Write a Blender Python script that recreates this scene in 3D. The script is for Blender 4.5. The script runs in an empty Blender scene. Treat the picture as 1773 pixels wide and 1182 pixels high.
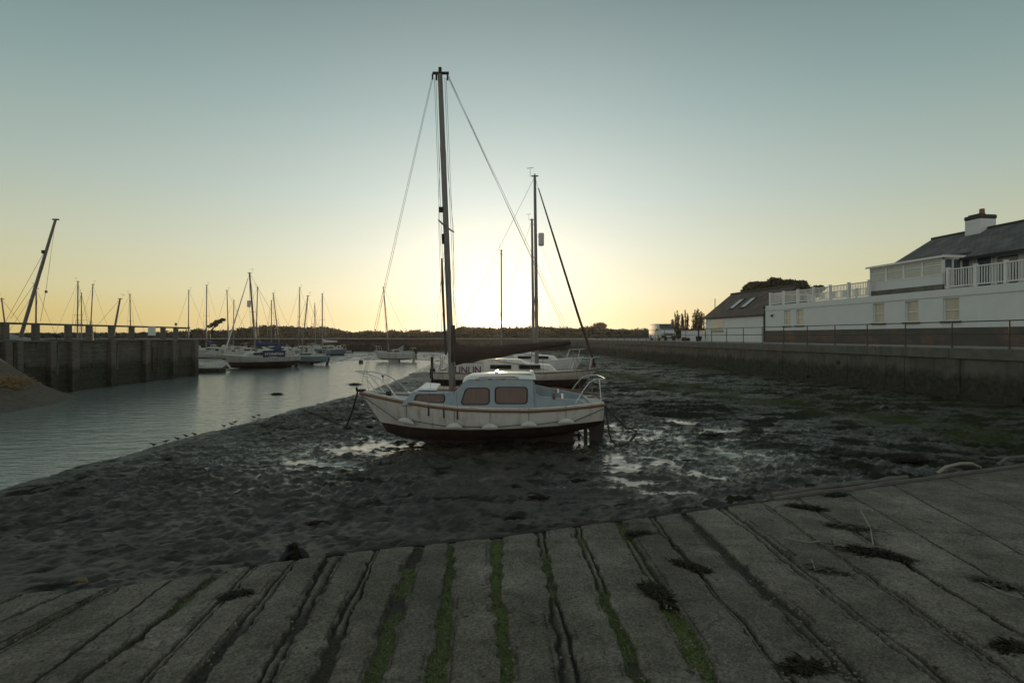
import bpy, math, random
import numpy as np
from mathutils import Vector, Matrix

SC = bpy.context.scene
COL = SC.collection
R = math.radians

# ------------------------------------------------------------------ camera
F, CU, HV = 905.0, 886.5, 582.0          # photo focal (px), centre column, horizon row
CAMZ = 2.9
cam = bpy.data.cameras.new('camera')
cam.sensor_width = 36.0
cam.lens = F / 1773.0 * 36.0
cam.shift_y = -(591.0 - HV) / 1773.0
cam.clip_start = 0.05
cam.clip_end = 6000
camo = bpy.data.objects.new('camera', cam)
camo.location = (0, 0, CAMZ)
camo.rotation_euler = (R(90), 0, 0)
COL.objects.link(camo)
SC.camera = camo
SC.view_settings.view_transform = 'Standard'
SC.view_settings.look = 'None'
SC.view_settings.exposure = 0.0
SC.view_settings.gamma = 1.0
SC.cycles.max_bounces = 5
SC.cycles.diffuse_bounces = 2
SC.cycles.glossy_bounces = 3
SC.cycles.volume_bounces = 1
SC.cycles.sample_clamp_indirect = 4.0

# ------------------------------------------------------------------ sky and sun
SUN_EL, SUN_AZ = R(1.45), R(-1.55)       # azimuth from +Y, negative = left
sd = Vector((math.sin(SUN_AZ) * math.cos(SUN_EL), math.cos(SUN_AZ) * math.cos(SUN_EL), math.sin(SUN_EL)))
W = bpy.data.worlds.new('World'); SC.world = W; W.use_nodes = True
nt = W.node_tree; nt.nodes.clear()
def N(t, **k):
    n = nt.nodes.new(t)
    for a, b in k.items(): setattr(n, a, b)
    return n
def L(a, b): nt.links.new(a, b)
def MA(op, a, b=None, clamp=False):
    n = N('ShaderNodeMath', operation=op, use_clamp=clamp)
    for i, x in enumerate((a, b)):
        if x is None: continue
        if isinstance(x, (int, float)): n.inputs[i].default_value = x
        else: L(x, n.inputs[i])
    return n.outputs[0]
tc = N('ShaderNodeTexCoord')
nrm = N('ShaderNodeVectorMath', operation='NORMALIZE'); L(tc.outputs['Generated'], nrm.inputs[0])
D = nrm.outputs[0]
sep = N('ShaderNodeSeparateXYZ'); L(D, sep.inputs[0])
ramp = N('ShaderNodeValToRGB'); L(sep.outputs[2], ramp.inputs[0])
cr = ramp.color_ramp
stops = [(0.0, (.56, .41, .10)), (.035, (.56, .43, .125)), (.075, (.53, .475, .235)), (.15, (.445, .465, .315)), (.25, (.31, .385, .33)),
         (.39, (.17, .265, .25)), (.53, (.078, .15, .148)), (.75, (.16, .22, .22)), (1.0, (.2, .255, .26))]
while len(cr.elements) < len(stops): cr.elements.new(.5)
for e, (p, c) in zip(cr.elements, stops): e.position = p; e.color = (*c, 1)
dot = N('ShaderNodeVectorMath', operation='DOT_PRODUCT'); L(D, dot.inputs[0]); dot.inputs[1].default_value = sd
cosg = dot.outputs['Value']
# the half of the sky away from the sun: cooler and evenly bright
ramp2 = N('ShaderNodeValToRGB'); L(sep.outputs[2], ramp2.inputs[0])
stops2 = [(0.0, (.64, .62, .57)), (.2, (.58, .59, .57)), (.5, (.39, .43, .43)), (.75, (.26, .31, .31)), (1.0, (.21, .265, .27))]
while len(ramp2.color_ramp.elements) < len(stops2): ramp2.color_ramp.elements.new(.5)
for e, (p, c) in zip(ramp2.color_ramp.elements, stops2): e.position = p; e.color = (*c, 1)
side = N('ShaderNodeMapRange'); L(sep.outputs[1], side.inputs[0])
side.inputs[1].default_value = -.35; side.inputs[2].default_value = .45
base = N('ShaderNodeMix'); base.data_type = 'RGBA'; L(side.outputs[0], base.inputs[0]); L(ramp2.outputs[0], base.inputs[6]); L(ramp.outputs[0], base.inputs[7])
gam = MA('ARCCOSINE', MA('MINIMUM', cosg, .999999))
def expo(k, amp): return MA('MULTIPLY', MA('EXPONENT', MA('MULTIPLY', gam, -1.0 / R(k))), amp)
def tint(v, c):
    n = N('ShaderNodeVectorMath', operation='SCALE'); n.inputs[0].default_value = c; L(v, n.inputs['Scale']); return n.outputs[0]
def vadd(a, b):
    n = N('ShaderNodeVectorMath', operation='ADD'); L(a, n.inputs[0]); L(b, n.inputs[1]); return n.outputs[0]
glow = vadd(tint(expo(2.3, 1.6), (1, .86, .52)), tint(expo(18.5, .86), (1, 1, .97)))
disc = MA('MULTIPLY', MA('LESS_THAN', gam, R(.36)), 28.0)
glow = vadd(glow, tint(disc, (1, .8, .42)))
nish = N('ShaderNodeTexSky', sky_type='NISHITA'); nish.sun_disc = False
nish.sun_elevation = SUN_EL; nish.sun_rotation = SUN_AZ; nish.air_density = 1.0; nish.dust_density = 2.0; nish.ozone_density = 2.0
ns = N('ShaderNodeVectorMath', operation='SCALE'); L(nish.outputs[0], ns.inputs[0]); ns.inputs['Scale'].default_value = .02
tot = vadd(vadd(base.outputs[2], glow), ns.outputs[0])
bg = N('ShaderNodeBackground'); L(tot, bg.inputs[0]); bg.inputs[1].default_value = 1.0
wo = N('ShaderNodeOutputWorld'); L(bg.outputs[0], wo.inputs[0])

sun = bpy.data.lights.new('sun', 'SUN'); sun.energy = 2.2; sun.angle = R(.5); sun.color = (1, .68, .36)
suno = bpy.data.objects.new('sun', sun); COL.objects.link(suno)
suno.rotation_euler = (-sd).to_track_quat('-Z', 'Y').to_euler()

# ------------------------------------------------------------------ helpers
def P(u, v, z):
    """world point at height z under photo pixel (u, v)"""
    Y = (CAMZ - z) * F / (v - HV)
    return Vector(((u - CU) / F * Y, Y, z))
def PD(u, v, Y): return Vector(((u - CU) / F * Y, Y, CAMZ + (HV - v) / F * Y))
def zat(v, Y): return CAMZ + (HV - v) / F * Y

def _hash(ix, iy, seed):
    n = (ix.astype(np.int64) * 374761393 + iy.astype(np.int64) * 668265263 + seed * 974711) & 0x7fffffff
    n = ((n ^ (n >> 13)) * 1274126177) & 0x7fffffff
    n = n ^ (n >> 16)
    return (n & 0xffff) / 65535.0
def vnoise(x, y, seed=0):
    x = np.asarray(x, float); y = np.asarray(y, float)
    ix = np.floor(x); iy = np.floor(y); fx = x - ix; fy = y - iy
    fx = fx * fx * (3 - 2 * fx); fy = fy * fy * (3 - 2 * fy)
    a = _hash(ix, iy, seed); b = _hash(ix + 1, iy, seed); c = _hash(ix, iy + 1, seed); d = _hash(ix + 1, iy + 1, seed)
    return (a * (1 - fx) + b * fx) * (1 - fy) + (c * (1 - fx) + d * fx) * fy
def fbm(x, y, o=4, seed=0):
    s = 0; a = 1; t = 0
    for i in range(o):
        s = s + a * vnoise(x * 2 ** i + 17.3 * i, y * 2 ** i - 9.1 * i, seed + i); t += a; a *= .5
    return s / t

MATS = {}
def mat(name, col, rough=.6, var=.25, scale=3.0, bump=0.0, bscale=20.0, metal=0.0, col2=None, spec=.5, stretch=(1, 1, 1), grime=None):
    """procedural principled material: two-tone noise colour, noise bump, slight roughness change"""
    if name in MATS: return MATS[name]
    m = bpy.data.materials.new(name); m.use_nodes = True; t = m.node_tree
    p = t.nodes['Principled BSDF']
    co = t.nodes.new('ShaderNodeTexCoord'); mp = t.nodes.new('ShaderNodeMapping'); mp.inputs['Scale'].default_value = stretch
    t.links.new(co.outputs['Object'], mp.inputs[0])
    n = t.nodes.new('ShaderNodeTexNoise'); n.inputs['Scale'].default_value = scale; n.inputs['Detail'].default_value = 6; n.inputs['Roughness'].default_value = .65
    t.links.new(mp.outputs[0], n.inputs[0])
    r = t.nodes.new('ShaderNodeValToRGB'); t.links.new(n.outputs[0], r.inputs[0])
    c2 = col2 or tuple(c * (1 - var) for c in col)
    r.color_ramp.elements[0].position = .36; r.color_ramp.elements[0].color = (*c2, 1)
    r.color_ramp.elements[1].position = .66; r.color_ramp.elements[1].color = (*col, 1)
    out = r.outputs[0]
    if grime:      # (colour, threshold, scale): vertical streaks of dirt
        mp2 = t.nodes.new('ShaderNodeMapping'); mp2.inputs['Scale'].default_value = (1, 1, .12); t.links.new(co.outputs['Object'], mp2.inputs[0])
        g = t.nodes.new('ShaderNodeTexNoise'); g.inputs['Scale'].default_value = grime[2]; g.inputs['Detail'].default_value = 5; t.links.new(mp2.outputs[0], g.inputs[0])
        gr = t.nodes.new('ShaderNodeMapRange'); gr.inputs[1].default_value = grime[1]; gr.inputs[2].default_value = grime[1] + .2; t.links.new(g.outputs[0], gr.inputs[0])
        mx = t.nodes.new('ShaderNodeMix'); mx.data_type = 'RGBA'; t.links.new(gr.outputs[0], mx.inputs[0]); t.links.new(out, mx.inputs[6]); mx.inputs[7].default_value = (*grime[0], 1)
        out = mx.outputs[2]
    t.links.new(out, p.inputs['Base Color'])
    rr = t.nodes.new('ShaderNodeMapRange'); rr.inputs[3].default_value = max(.02, rough - .1); rr.inputs[4].default_value = min(1, rough + .1)
    t.links.new(n.outputs[0], rr.inputs[0]); t.links.new(rr.outputs[0], p.inputs['Roughness'])
    p.inputs['Metallic'].default_value = metal
    p.inputs['Specular IOR Level'].default_value = spec
    if bump:
        b = t.nodes.new('ShaderNodeBump'); b.inputs['Strength'].default_value = bump; b.inputs['Distance'].default_value = .02
        n2 = t.nodes.new('ShaderNodeTexNoise'); n2.inputs['Scale'].default_value = bscale; n2.inputs['Detail'].default_value = 5
        t.links.new(mp.outputs[0], n2.inputs[0]); t.links.new(n2.outputs[0], b.inputs['Height']); t.links.new(b.outputs[0], p.inputs['Normal'])
    MATS[name] = m
    return m

def tide_mat(name, dry, wetc, h, m0):
    m = m0.copy(); m.name = name; t = m.node_tree; p = t.nodes['Principled BSDF']; src = p.inputs['Base Color'].links[0].from_socket
    co = t.nodes.new('ShaderNodeTexCoord'); sx = t.nodes.new('ShaderNodeSeparateXYZ'); t.links.new(co.outputs['Object'], sx.inputs[0])
    mp = t.nodes.new('ShaderNodeMapping'); mp.inputs['Scale'].default_value = (1, 1, .35); t.links.new(co.outputs['Object'], mp.inputs[0])
    n = t.nodes.new('ShaderNodeTexNoise'); n.inputs['Scale'].default_value = 1.6; n.inputs['Detail'].default_value = 9; n.inputs['Roughness'].default_value = .7; t.links.new(mp.outputs[0], n.inputs[0])
    a = t.nodes.new('ShaderNodeMath'); a.operation = 'MULTIPLY_ADD'; t.links.new(n.outputs[0], a.inputs[0]); a.inputs[1].default_value = -1.5; t.links.new(sx.outputs[2], a.inputs[2])
    mr = t.nodes.new('ShaderNodeMapRange'); mr.inputs[1].default_value = h - .75 - .12; mr.inputs[2].default_value = h - .75 + .22; mr.inputs[3].default_value = 1; mr.inputs[4].default_value = 0; t.links.new(a.outputs[0], mr.inputs[0])
    n2 = t.nodes.new('ShaderNodeTexNoise'); n2.inputs['Scale'].default_value = 5; n2.inputs['Detail'].default_value = 7; t.links.new(co.outputs['Object'], n2.inputs[0])
    r = t.nodes.new('ShaderNodeValToRGB'); t.links.new(n2.outputs[0], r.inputs[0]); r.color_ramp.elements[0].position = .4; r.color_ramp.elements[0].color = (*wetc, 1); r.color_ramp.elements[1].position = .75; r.color_ramp.elements[1].color = (*[c * 2.6 for c in wetc], 1)
    x = t.nodes.new('ShaderNodeMix'); x.data_type = 'RGBA'; t.links.new(mr.outputs[0], x.inputs[0]); t.links.new(src, x.inputs[6]); t.links.new(r.outputs[0], x.inputs[7]); t.links.new(x.outputs[2], p.inputs['Base Color'])
    MATS[name] = m; return m
def link(o, parent=None):
    COL.objects.link(o)
    if parent is not None: o.parent = parent
    return o
def tag(o, label=None, cat=None, group=None, kind=None):
    if label: o['label'] = label
    if cat: o['category'] = cat
    if group: o['group'] = group
    if kind: o['kind'] = kind
    return o
def empty(name, loc=(0, 0, 0), rz=0.0, label=None, cat=None, group=None):
    o = bpy.data.objects.new(name, None); o.location = loc; o.rotation_euler = (0, 0, rz); o.empty_display_size = .2
    return tag(link(o), label, cat, group)

class MB:
    def __init__(s): s.v = []; s.f = []
    def add(s, vs, fs):
        b = len(s.v); s.v += [tuple(x) for x in vs]; s.f += [tuple(i + b for i in f) for f in fs]; return s
    def box(s, a, b):
        x0, y0, z0 = a; x1, y1, z1 = b
        return s.add([(x0, y0, z0), (x1, y0, z0), (x1, y1, z0), (x0, y1, z0), (x0, y0, z1), (x1, y0, z1), (x1, y1, z1), (x0, y1, z1)],
                     [(0, 3, 2, 1), (4, 5, 6, 7), (0, 1, 5, 4), (1, 2, 6, 5), (2, 3, 7, 6), (3, 0, 4, 7)])
    def cbox(s, c, d): return s.box([c[i] - d[i] / 2 for i in range(3)], [c[i] + d[i] / 2 for i in range(3)])
    def beam(s, a, b, w, h, up=(0, 0, 1)):
        a = Vector(a); b = Vector(b); d = (b - a).normalized(); u = Vector(up)
        r = d.cross(u)
        if r.length < 1e-4: r = d.cross(Vector((0, 1, 0)))
        r.normalize(); u = r.cross(d)
        vs = []
        for p in (a, b):
            for i, j in ((-1, -1), (1, -1), (1, 1), (-1, 1)): vs.append(p + r * (i * w / 2) + u * (j * h / 2))
        return s.add(vs, [(0, 1, 2, 3), (7, 6, 5, 4), (0, 4, 5, 1), (1, 5, 6, 2), (2, 6, 7, 3), (3, 7, 4, 0)])
    def tube(s, pts, r, n=6, cap=True):
        pts = [Vector(p) for p in pts]; m = len(pts)
        rs = r if isinstance(r, (list, tuple)) else [r] * m
        vs = []; prev = None
        for i, p in enumerate(pts):
            d = (pts[min(i + 1, m - 1)] - pts[max(i - 1, 0)]).normalized()
            if prev is None:
                a = d.cross(Vector((0, 0, 1)))
                if a.length < 1e-3: a = d.cross(Vector((0, 1, 0)))
            else: a = prev - d * prev.dot(d)
            a.normalize(); prev = a; b = d.cross(a)
            for k in range(n):
                t = 2 * math.pi * k / n; vs.append(p + (a * math.cos(t) + b * math.sin(t)) * rs[i])
        fs = []
        for i in range(m - 1):
            for k in range(n):
                k2 = (k + 1) % n; fs.append((i * n + k, i * n + k2, (i + 1) * n + k2, (i + 1) * n + k))
        if cap: fs.append(tuple(range(n - 1, -1, -1))); fs.append(tuple((m - 1) * n + k for k in range(n)))
        return s.add(vs, fs)
    def loft(s, rings, closed=True, caps=True):
        n = len(rings[0]); vs = [p for r in rings for p in r]; fs = []
        for i in range(len(rings) - 1):
            for k in range(n if closed else n - 1):
                k2 = (k + 1) % n; fs.append((i * n + k, i * n + k2, (i + 1) * n + k2, (i + 1) * n + k))
        if caps and closed: fs.append(tuple(range(n - 1, -1, -1))); fs.append(tuple((len(rings) - 1) * n + k for k in range(n)))
        return s.add(vs, fs)
    def prism(s, poly, y0, y1):
        """poly in (x, z), extruded along y"""
        return s.loft([[(x, y0, z) for x, z in poly], [(x, y1, z) for x, z in poly]])
    def blob(s, c, r, seed=0, n=10, m=7, j=.15):
        rg = random.Random(seed); vs = []; fs = []
        for i in range(m + 1):
            for k in range(n):
                th = math.pi * i / m; ph = 2 * math.pi * k / n; q = 1 + rg.uniform(-j, j) if 0 < i < m else 1
                vs.append((c[0] + r[0] * q * math.sin(th) * math.cos(ph), c[1] + r[1] * q * math.sin(th) * math.sin(ph), c[2] + r[2] * q * math.cos(th)))
        for i in range(m):
            for k in range(n):
                k2 = (k + 1) % n; fs.append((i * n + k, (i + 1) * n + k, (i + 1) * n + k2, i * n + k2))
        return s.add(vs, fs)
    def build(s, name, m, parent=None, smooth=False, bevel=0.0, loc=None):
        me = bpy.data.meshes.new(name); me.from_pydata(s.v, [], s.f); me.update()
        if m: me.materials.append(m)
        if smooth:
            for p in me.polygons: p.use_smooth = True
            try: me.set_sharp_from_angle(angle=R(38))
            except Exception: pass
        o = link(bpy.data.objects.new(name, me), parent)
        if bevel:
            b = o.modifiers.new('bevel', 'BEVEL'); b.width = bevel; b.segments = 2; b.limit_method = 'ANGLE'
        if loc is not None: o.location = loc
        return o

def np_mesh(name, verts, faces, m, parent=None, smooth=False, attrs=None):
    me = bpy.data.meshes.new(name); nv = len(verts); nf = len(faces); k = faces.shape[1]
    me.vertices.add(nv); me.vertices.foreach_set('co', np.asarray(verts, np.float32).ravel())
    me.loops.add(nf * k); me.loops.foreach_set('vertex_index', np.asarray(faces, np.int32).ravel())
    me.polygons.add(nf); me.polygons.foreach_set('loop_start', np.arange(0, nf * k, k, dtype=np.int32))
    if smooth: me.polygons.foreach_set('use_smooth', np.ones(nf, bool))
    for an, av in (attrs or {}).items():
        a = me.attributes.new(an, 'FLOAT', 'POINT'); a.data.foreach_set('value', np.asarray(av, np.float32).ravel())
    me.update(); me.validate()
    if m: me.materials.append(m)
    return link(bpy.data.objects.new(name, me), parent)
def grid_faces(nx, ny):
    i = np.arange(nx - 1); j = np.arange(ny - 1); I, J = np.meshgrid(i, j)
    a = (J * nx + I).ravel(); return np.stack([a, a + 1, a + nx + 1, a + nx], 1)

def text_part(name, body, size, m, parent, mw, extrude=.004, width=None):
    c = bpy.data.curves.new(name, 'FONT'); c.body = body; c.size = size; c.extrude = extrude; c.align_x = 'CENTER'; c.offset = size * .012
    o = bpy.data.objects.new(name, c); COL.objects.link(o)
    bpy.context.view_layer.update()
    me = bpy.data.meshes.new_from_object(o.evaluated_get(bpy.context.evaluated_depsgraph_get()))
    COL.objects.unlink(o); bpy.data.objects.remove(o)
    me.materials.append(m) if not me.materials else me.materials.__setitem__(0, m)
    if width:
        xs = [v.co.x for v in me.vertices]; k = width / (max(xs) - min(xs))
        for v in me.vertices: v.co.x *= k
    q = link(bpy.data.objects.new(name, me), parent); q.matrix_local = mw
    return q

# ------------------------------------------------------------------ evening haze over the harbour
HZD, HZG = 0.0002, .72
hm = bpy.data.materials.new('haze'); hm.use_nodes = True; hm.node_tree.nodes.remove(hm.node_tree.nodes['Principled BSDF'])
pv = hm.node_tree.nodes.new('ShaderNodeVolumePrincipled'); pv.inputs['Color'].default_value = (.92, .86, .78, 1); pv.inputs['Density'].default_value = HZD; pv.inputs['Anisotropy'].default_value = HZG
hm.node_tree.links.new(pv.outputs[0], hm.node_tree.nodes['Material Output'].inputs['Volume'])
tag(MB().box((-1300, -320, -2.5), (1300, 1300, 12.2)).build('haze', hm), 'thin evening haze', kind='stuff')

# ------------------------------------------------------------------ terrain of the harbour
WZ = -.10                                                       # water level
water_px = [(-700, 1010), (-300, 925), (0, 850), (120, 812), (260, 776), (400, 738), (510, 708), (600, 688), (630, 680), (700, 652), (757, 625)]
wpoly = [P(u, v, WZ) for u, v in water_px]
shore_far = [(690, 622.5), (640, 623), (600, 624.5), (560, 630), (500, 637), (440, 641), (390, 643), (350, 646)]
wpoly += [P(u, v, WZ) for u, v in shore_far] + [Vector((-27, 41, WZ)), Vector((-30, 20, WZ)), Vector((-40, 5, WZ)), Vector((-40, -15, WZ)), Vector((-16, -15, WZ))]
WPX = np.array([p.x for p in wpoly]); WPY = np.array([p.y for p in wpoly])
def sdf_water(x, y):
    """signed distance to the creek's outline, negative inside the water"""
    d = np.full(x.shape, 1e9); ins = np.zeros(x.shape, bool); n = len(WPX)
    for i in range(n):
        ax, ay, bx, by = WPX[i], WPY[i], WPX[(i + 1) % n], WPY[(i + 1) % n]
        ex, ey = bx - ax, by - ay
        t = np.clip(((x - ax) * ex + (y - ay) * ey) / (ex * ex + ey * ey), 0, 1)
        d = np.minimum(d, np.hypot(x - ax - t * ex, y - ay - t * ey))
        c = (ay > y) != (by > y)
        with np.errstate(divide='ignore', invalid='ignore'): ins ^= c & (x < (bx - ax) * (y - ay) / (by - ay + 1e-12) + ax)
    return np.where(ins, -d, d)
EDGE_PX = [(-500, 1075), (-200, 1048), (0, 1030), (203, 1016), (378, 989), (500, 970), (655, 951), (860, 931), (1000, 911), (1185, 888), (1360, 864), (1548, 839), (1773, 808), (2300, 748)]
SLIPZ = .30
edge = [P(u, v, SLIPZ) for u, v in EDGE_PX]
EX = np.array([p.x for p in edge]); EY = np.array([p.y for p in edge])
def edge_y(x): return np.interp(x, EX, EY)
QX0, QK = 22.4, .14                                             # right quay line: x = QX0 - QK*y
def mud_height(x, y):
    sw = sdf_water(x + .5 * (fbm(x * .6, y * .6, 3, 51) - .5), y + 1.2 * (fbm(x * .5, y * .5, 3, 52) - .5))
    b = np.where(sw < 0, WZ + np.maximum(sw * .12, -.6), WZ + .12 * (1 - np.exp(-np.maximum(sw, 0) / .9)) + .06 * np.clip(sw / 14, 0, 1))
    far = np.clip((y - 40) / 40, 0, 1); b = b + np.where(sw > 0, far * .16 * np.clip(sw / 8, 0, 1), 0)
    dq = (QX0 - QK * y) - x
    b = b + np.where(dq < 9, .16 * (1 - np.clip(dq / 9, 0, 1)) ** 1.5, 0)                      # rises to the quay
    de = y - edge_y(x)
    b = b + .14 * np.exp(-np.maximum(de, 0) / 1.6) * (np.abs(x) < 25)                         # silt against the slipway
    dr = np.hypot((x + .9) / 3.8, (y - 14.1) / 1.3); b = b - .035 * np.exp(-dr ** 2)           # hollow under the keel
    pud = np.hypot((x - 2.55) / .42, (y - 10.15) / .24); b = b - .085 * np.exp(-pud ** 4)
    for (px, py, rx, ry) in PUDS: b = b - .032 * np.exp(-(((x - px) / rx) ** 2 + ((y - py) / ry) ** 2))
    # lumps: ridged small relief stretched along x, finer close to
    n1 = fbm(x * 1.1, y * 1.5, 3, 1) - .5
    n2 = fbm(x * 3.2, y * 4.6, 3, 7) - .5
    n3 = 1 - np.abs(2 * fbm(x * 5.5 + n1 * 2, y * 8.5, 3, 13) - 1)
    n4 = fbm(x * 11, y * 13, 3, 23) - .5
    amp = np.clip(.35 + 1.3 * fbm(x * .28, y * .28, 2, 31) - .2, .25, 1.2)
    n5 = np.clip(vnoise(x * 7.5, y * 8.5, 33) - .52, 0, 1) * 2 + np.clip(vnoise(x * 13, y * 14, 37) - .55, 0, 1) * 1.2
    run = 1 - np.abs(2 * fbm(x * .30 + .25 * n2, y * .62 + .25 * n1, 4, 141) - 1)
    rel = amp * (.06 * n1 + .09 * n2 + .08 * (n3 - .62) + .095 * n4 + .06 * n5 - .018) - .07 * np.clip((run - .90) / .1, 0, 1)
    pits = vnoise(x * 6.3, y * 6.9, 61); rel = rel - .05 * np.clip((pits - .74) / .2, 0, 1)   # trampled hollows
    z = b + rel * np.where(sw < 0, .3, np.clip(.25 + sw / 1.5, .25, 1))
    return z, b, sw
PUDS = [(-2.2, 17.2, .9, .4), (3.2, 13.3, .8, .5), (3.5, 15.6, 1.2, .7), (4.3, 12.0, .9, .35), (-3.3, 11.6, .5, .2), (-4.6, 14.4, .6, .25), (3.2, 11.2, .25, .1), (5.2, 13.9, .9, .5), (-1.0, 9.9, .3, .1), (2.9, 17.5, 1.4, .6)]

def axis(lo, hi, c0, c1, st, g):
    a = list(np.arange(c0, c1, st)); s = st; x = c1
    while x < hi: a.append(x); s *= g; x += s
    a.append(hi); s = st; x = c0 - st
    while x > lo: a.insert(0, x); s *= g; x -= s
    a.insert(0, lo); return np.array(a)
ax = axis(-900, 900, -13, 16, .055, 1.035)
ay = axis(-300, 98, 4.4, 21, .055, 1.012)
ay = np.concatenate([ay, [140, 400, 800, 1250]])
GX, GY = np.meshgrid(ax, ay)
mz, mb, msw = mud_height(GX, GY)
# below the quays and beyond them the sheet sinks under the made ground
zone = np.exp(-(((GX - 4.2) / 3.6) ** 2 + ((GY - 14.0) / 4.0) ** 2)) + .9 * np.exp(-(((GX + 4.0) / 3.2) ** 2 + ((GY - 12.2) / 2.6) ** 2)) + .75 * np.exp(-(((GX + 2.) / 5) ** 2 + ((GY - 22) / 7) ** 2)) + np.where((GY > 42) & (GX < -6), .45, 0)
zone = np.clip(zone, 0, 1) * (.35 + .9 * fbm(GX * .5, GY * .5, 3, 71)) * (.5 + 1.0 * fbm(GX * 2.0, GY * 3.4, 3, 73))
lvl = mb - .05 + .054 * zone
pudd = (mz < lvl) & (GY < 40)
mz2 = np.where(pudd & (msw > .25), lvl, mz)
pz = np.hypot((GX - 2.55) / .62, (GY - 10.15) / .4) < 1
pzl = float(mb[pz].min()) + .055
mz2 = np.where(pz, np.maximum(mz2, pzl), mz2)
wet = np.where(pudd & (zone > .2), 1.0, np.clip(zone * 1.35, 0, .85))
wet = np.where(pz & (mz2 <= pzl + 1e-4), 1.0, wet)
beyond = (GY > 97) | (GX > QX0 - QK * GY + 1.2)
mz2 = np.where(beyond, -.4, mz2)
algae = np.exp(-((GX - (17.2 - .26 * GY + 1.6 * (fbm(GX * .4, GY * .4, 2, 91) - .5))) / 1.9) ** 2) * (GY > 12) * (GY < 60)
algae = np.maximum(algae, .55 * np.clip(1 - (QX0 - QK * GY - GX) / 9, 0, 1)) * np.clip(2.2 * fbm(GX * .9, GY * .7, 3, 95) - .55, 0, 1)
weed = np.clip((fbm(GX * 1.1, GY * 1.8, 5, 101) - .44) * 7, 0, 1) * np.clip(.2 + (GX - 3.2 + .12 * (GY - 14)) / 3, .2, 1)

specks = np.clip((fbm(GX * 2.6, GY * 4.4, 4, 111) - .62) * 16, 0, 1) * np.clip(2.5 * fbm(GX * .35, GY * .5, 2, 115) - .5, 0, 1)
weed = np.maximum(weed, specks)
def mud_material():
    m = bpy.data.materials.new('wet_mud'); m.use_nodes = True; t = m.node_tree; p = t.nodes['Principled BSDF']
    def nn(tp, **k):
        n = t.nodes.new(tp)
        for a, b in k.items(): setattr(n, a, b)
        return n
    co = nn('ShaderNodeTexCoord')
    def noise(sc, det=6, stretch=None, rg=.6):
        n = nn('ShaderNodeTexNoise'); n.inputs['Scale'].default_value = sc; n.inputs['Detail'].default_value = det; n.inputs['Roughness'].default_value = rg
        if stretch:
            mp = nn('ShaderNodeMapping'); mp.inputs['Scale'].default_value = stretch; t.links.new(co.outputs['Object'], mp.inputs[0]); t.links.new(mp.outputs[0], n.inputs[0])
        else: t.links.new(co.outputs['Object'], n.inputs[0])
        return n.outputs[0]
    def attr(n): a = nn('ShaderNodeAttribute'); a.attribute_name = n; return a.outputs['Fac']
    def mix(f, a, b):
        x = nn('ShaderNodeMix', data_type='RGBA')
        t.links.new(f, x.inputs[0])
        for i, c in ((6, a), (7, b)):
            if isinstance(c, tuple): x.inputs[i].default_value = (*c, 1)
            else: t.links.new(c, x.inputs[i])
        return x.outputs[2]
    r = nn('ShaderNodeValToRGB'); t.links.new(noise(2.6, 8), r.inputs[0])
    r.color_ramp.elements[0].position = .35; r.color_ramp.elements[0].color = (.02, .018, .013, 1)
    r.color_ramp.elements[1].position = .68; r.color_ramp.elements[1].color = (.08, .071, .053, 1)
    c = mix(attr('weed'), r.outputs[0], (.022, .023, .013))
    c = mix(attr('algae'), c, (.05, .062, .02))
    t.links.new(c, p.inputs['Base Color'])
    wetn = nn('ShaderNodeMapRange'); t.links.new(attr('wet'), wetn.inputs[0]); wetn.inputs[3].default_value = .42; wetn.inputs[4].default_value = .05
    jr = nn('ShaderNodeMath', operation='MULTIPLY_ADD'); t.links.new(noise(7, 5), jr.inputs[0]); jr.inputs[1].default_value = .3; t.links.new(wetn.outputs[0], jr.inputs[2])
    sb = nn('ShaderNodeMath', operation='SUBTRACT', use_clamp=True); t.links.new(jr.outputs[0], sb.inputs[0]); sb.inputs[1].default_value = .12
    t.links.new(sb.outputs[0], p.inputs['Roughness'])
    p.inputs['Specular IOR Level'].default_value = .5
    dry = nn('ShaderNodeMath', operation='MAXIMUM'); t.links.new(attr('weed'), dry.inputs[0]); t.links.new(attr('algae'), dry.inputs[1])
    ro = nn('ShaderNodeMath', operation='MULTIPLY_ADD', use_clamp=True); t.links.new(dry.outputs[0], ro.inputs[0]); ro.inputs[1].default_value = .4; t.links.new(sb.outputs[0], ro.inputs[2]); t.links.new(ro.outputs[0], p.inputs['Roughness'])
    spc = nn('ShaderNodeMapRange'); t.links.new(dry.outputs[0], spc.inputs[0]); spc.inputs[3].default_value = .5; spc.inputs[4].default_value = .1; t.links.new(spc.outputs[0], p.inputs['Specular IOR Level'])
    inv = nn('ShaderNodeMapRange'); t.links.new(attr('wet'), inv.inputs[0]); inv.inputs[1].default_value = .75; inv.inputs[2].default_value = .98; inv.inputs[3].default_value = 1.0; inv.inputs[4].default_value = .03
    b1 = nn('ShaderNodeBump'); b1.inputs['Distance'].default_value = .07; t.links.new(inv.outputs[0], b1.inputs['Strength']); t.links.new(noise(11, 9, (1, 1.5, 1), .75), b1.inputs['Height'])
    t.links.new(b1.outputs[0], p.inputs['Normal'])
    return m
mud = np_mesh('mud_flat', np.stack([GX, GY, mz2], -1).reshape(-1, 3), grid_faces(len(ax), len(ay)), mud_material(), smooth=True, attrs={'wet': wet, 'algae': algae, 'weed': weed})
tag(mud, 'dark wet tidal mud around the grounded boats', None, kind='structure')
from mathutils.bvhtree import BVHTree
def mudz(x, y):
    z, b, s = mud_height(np.array([float(x)]), np.array([float(y)])); return float(max(z[0], b[0] - .045))

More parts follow.
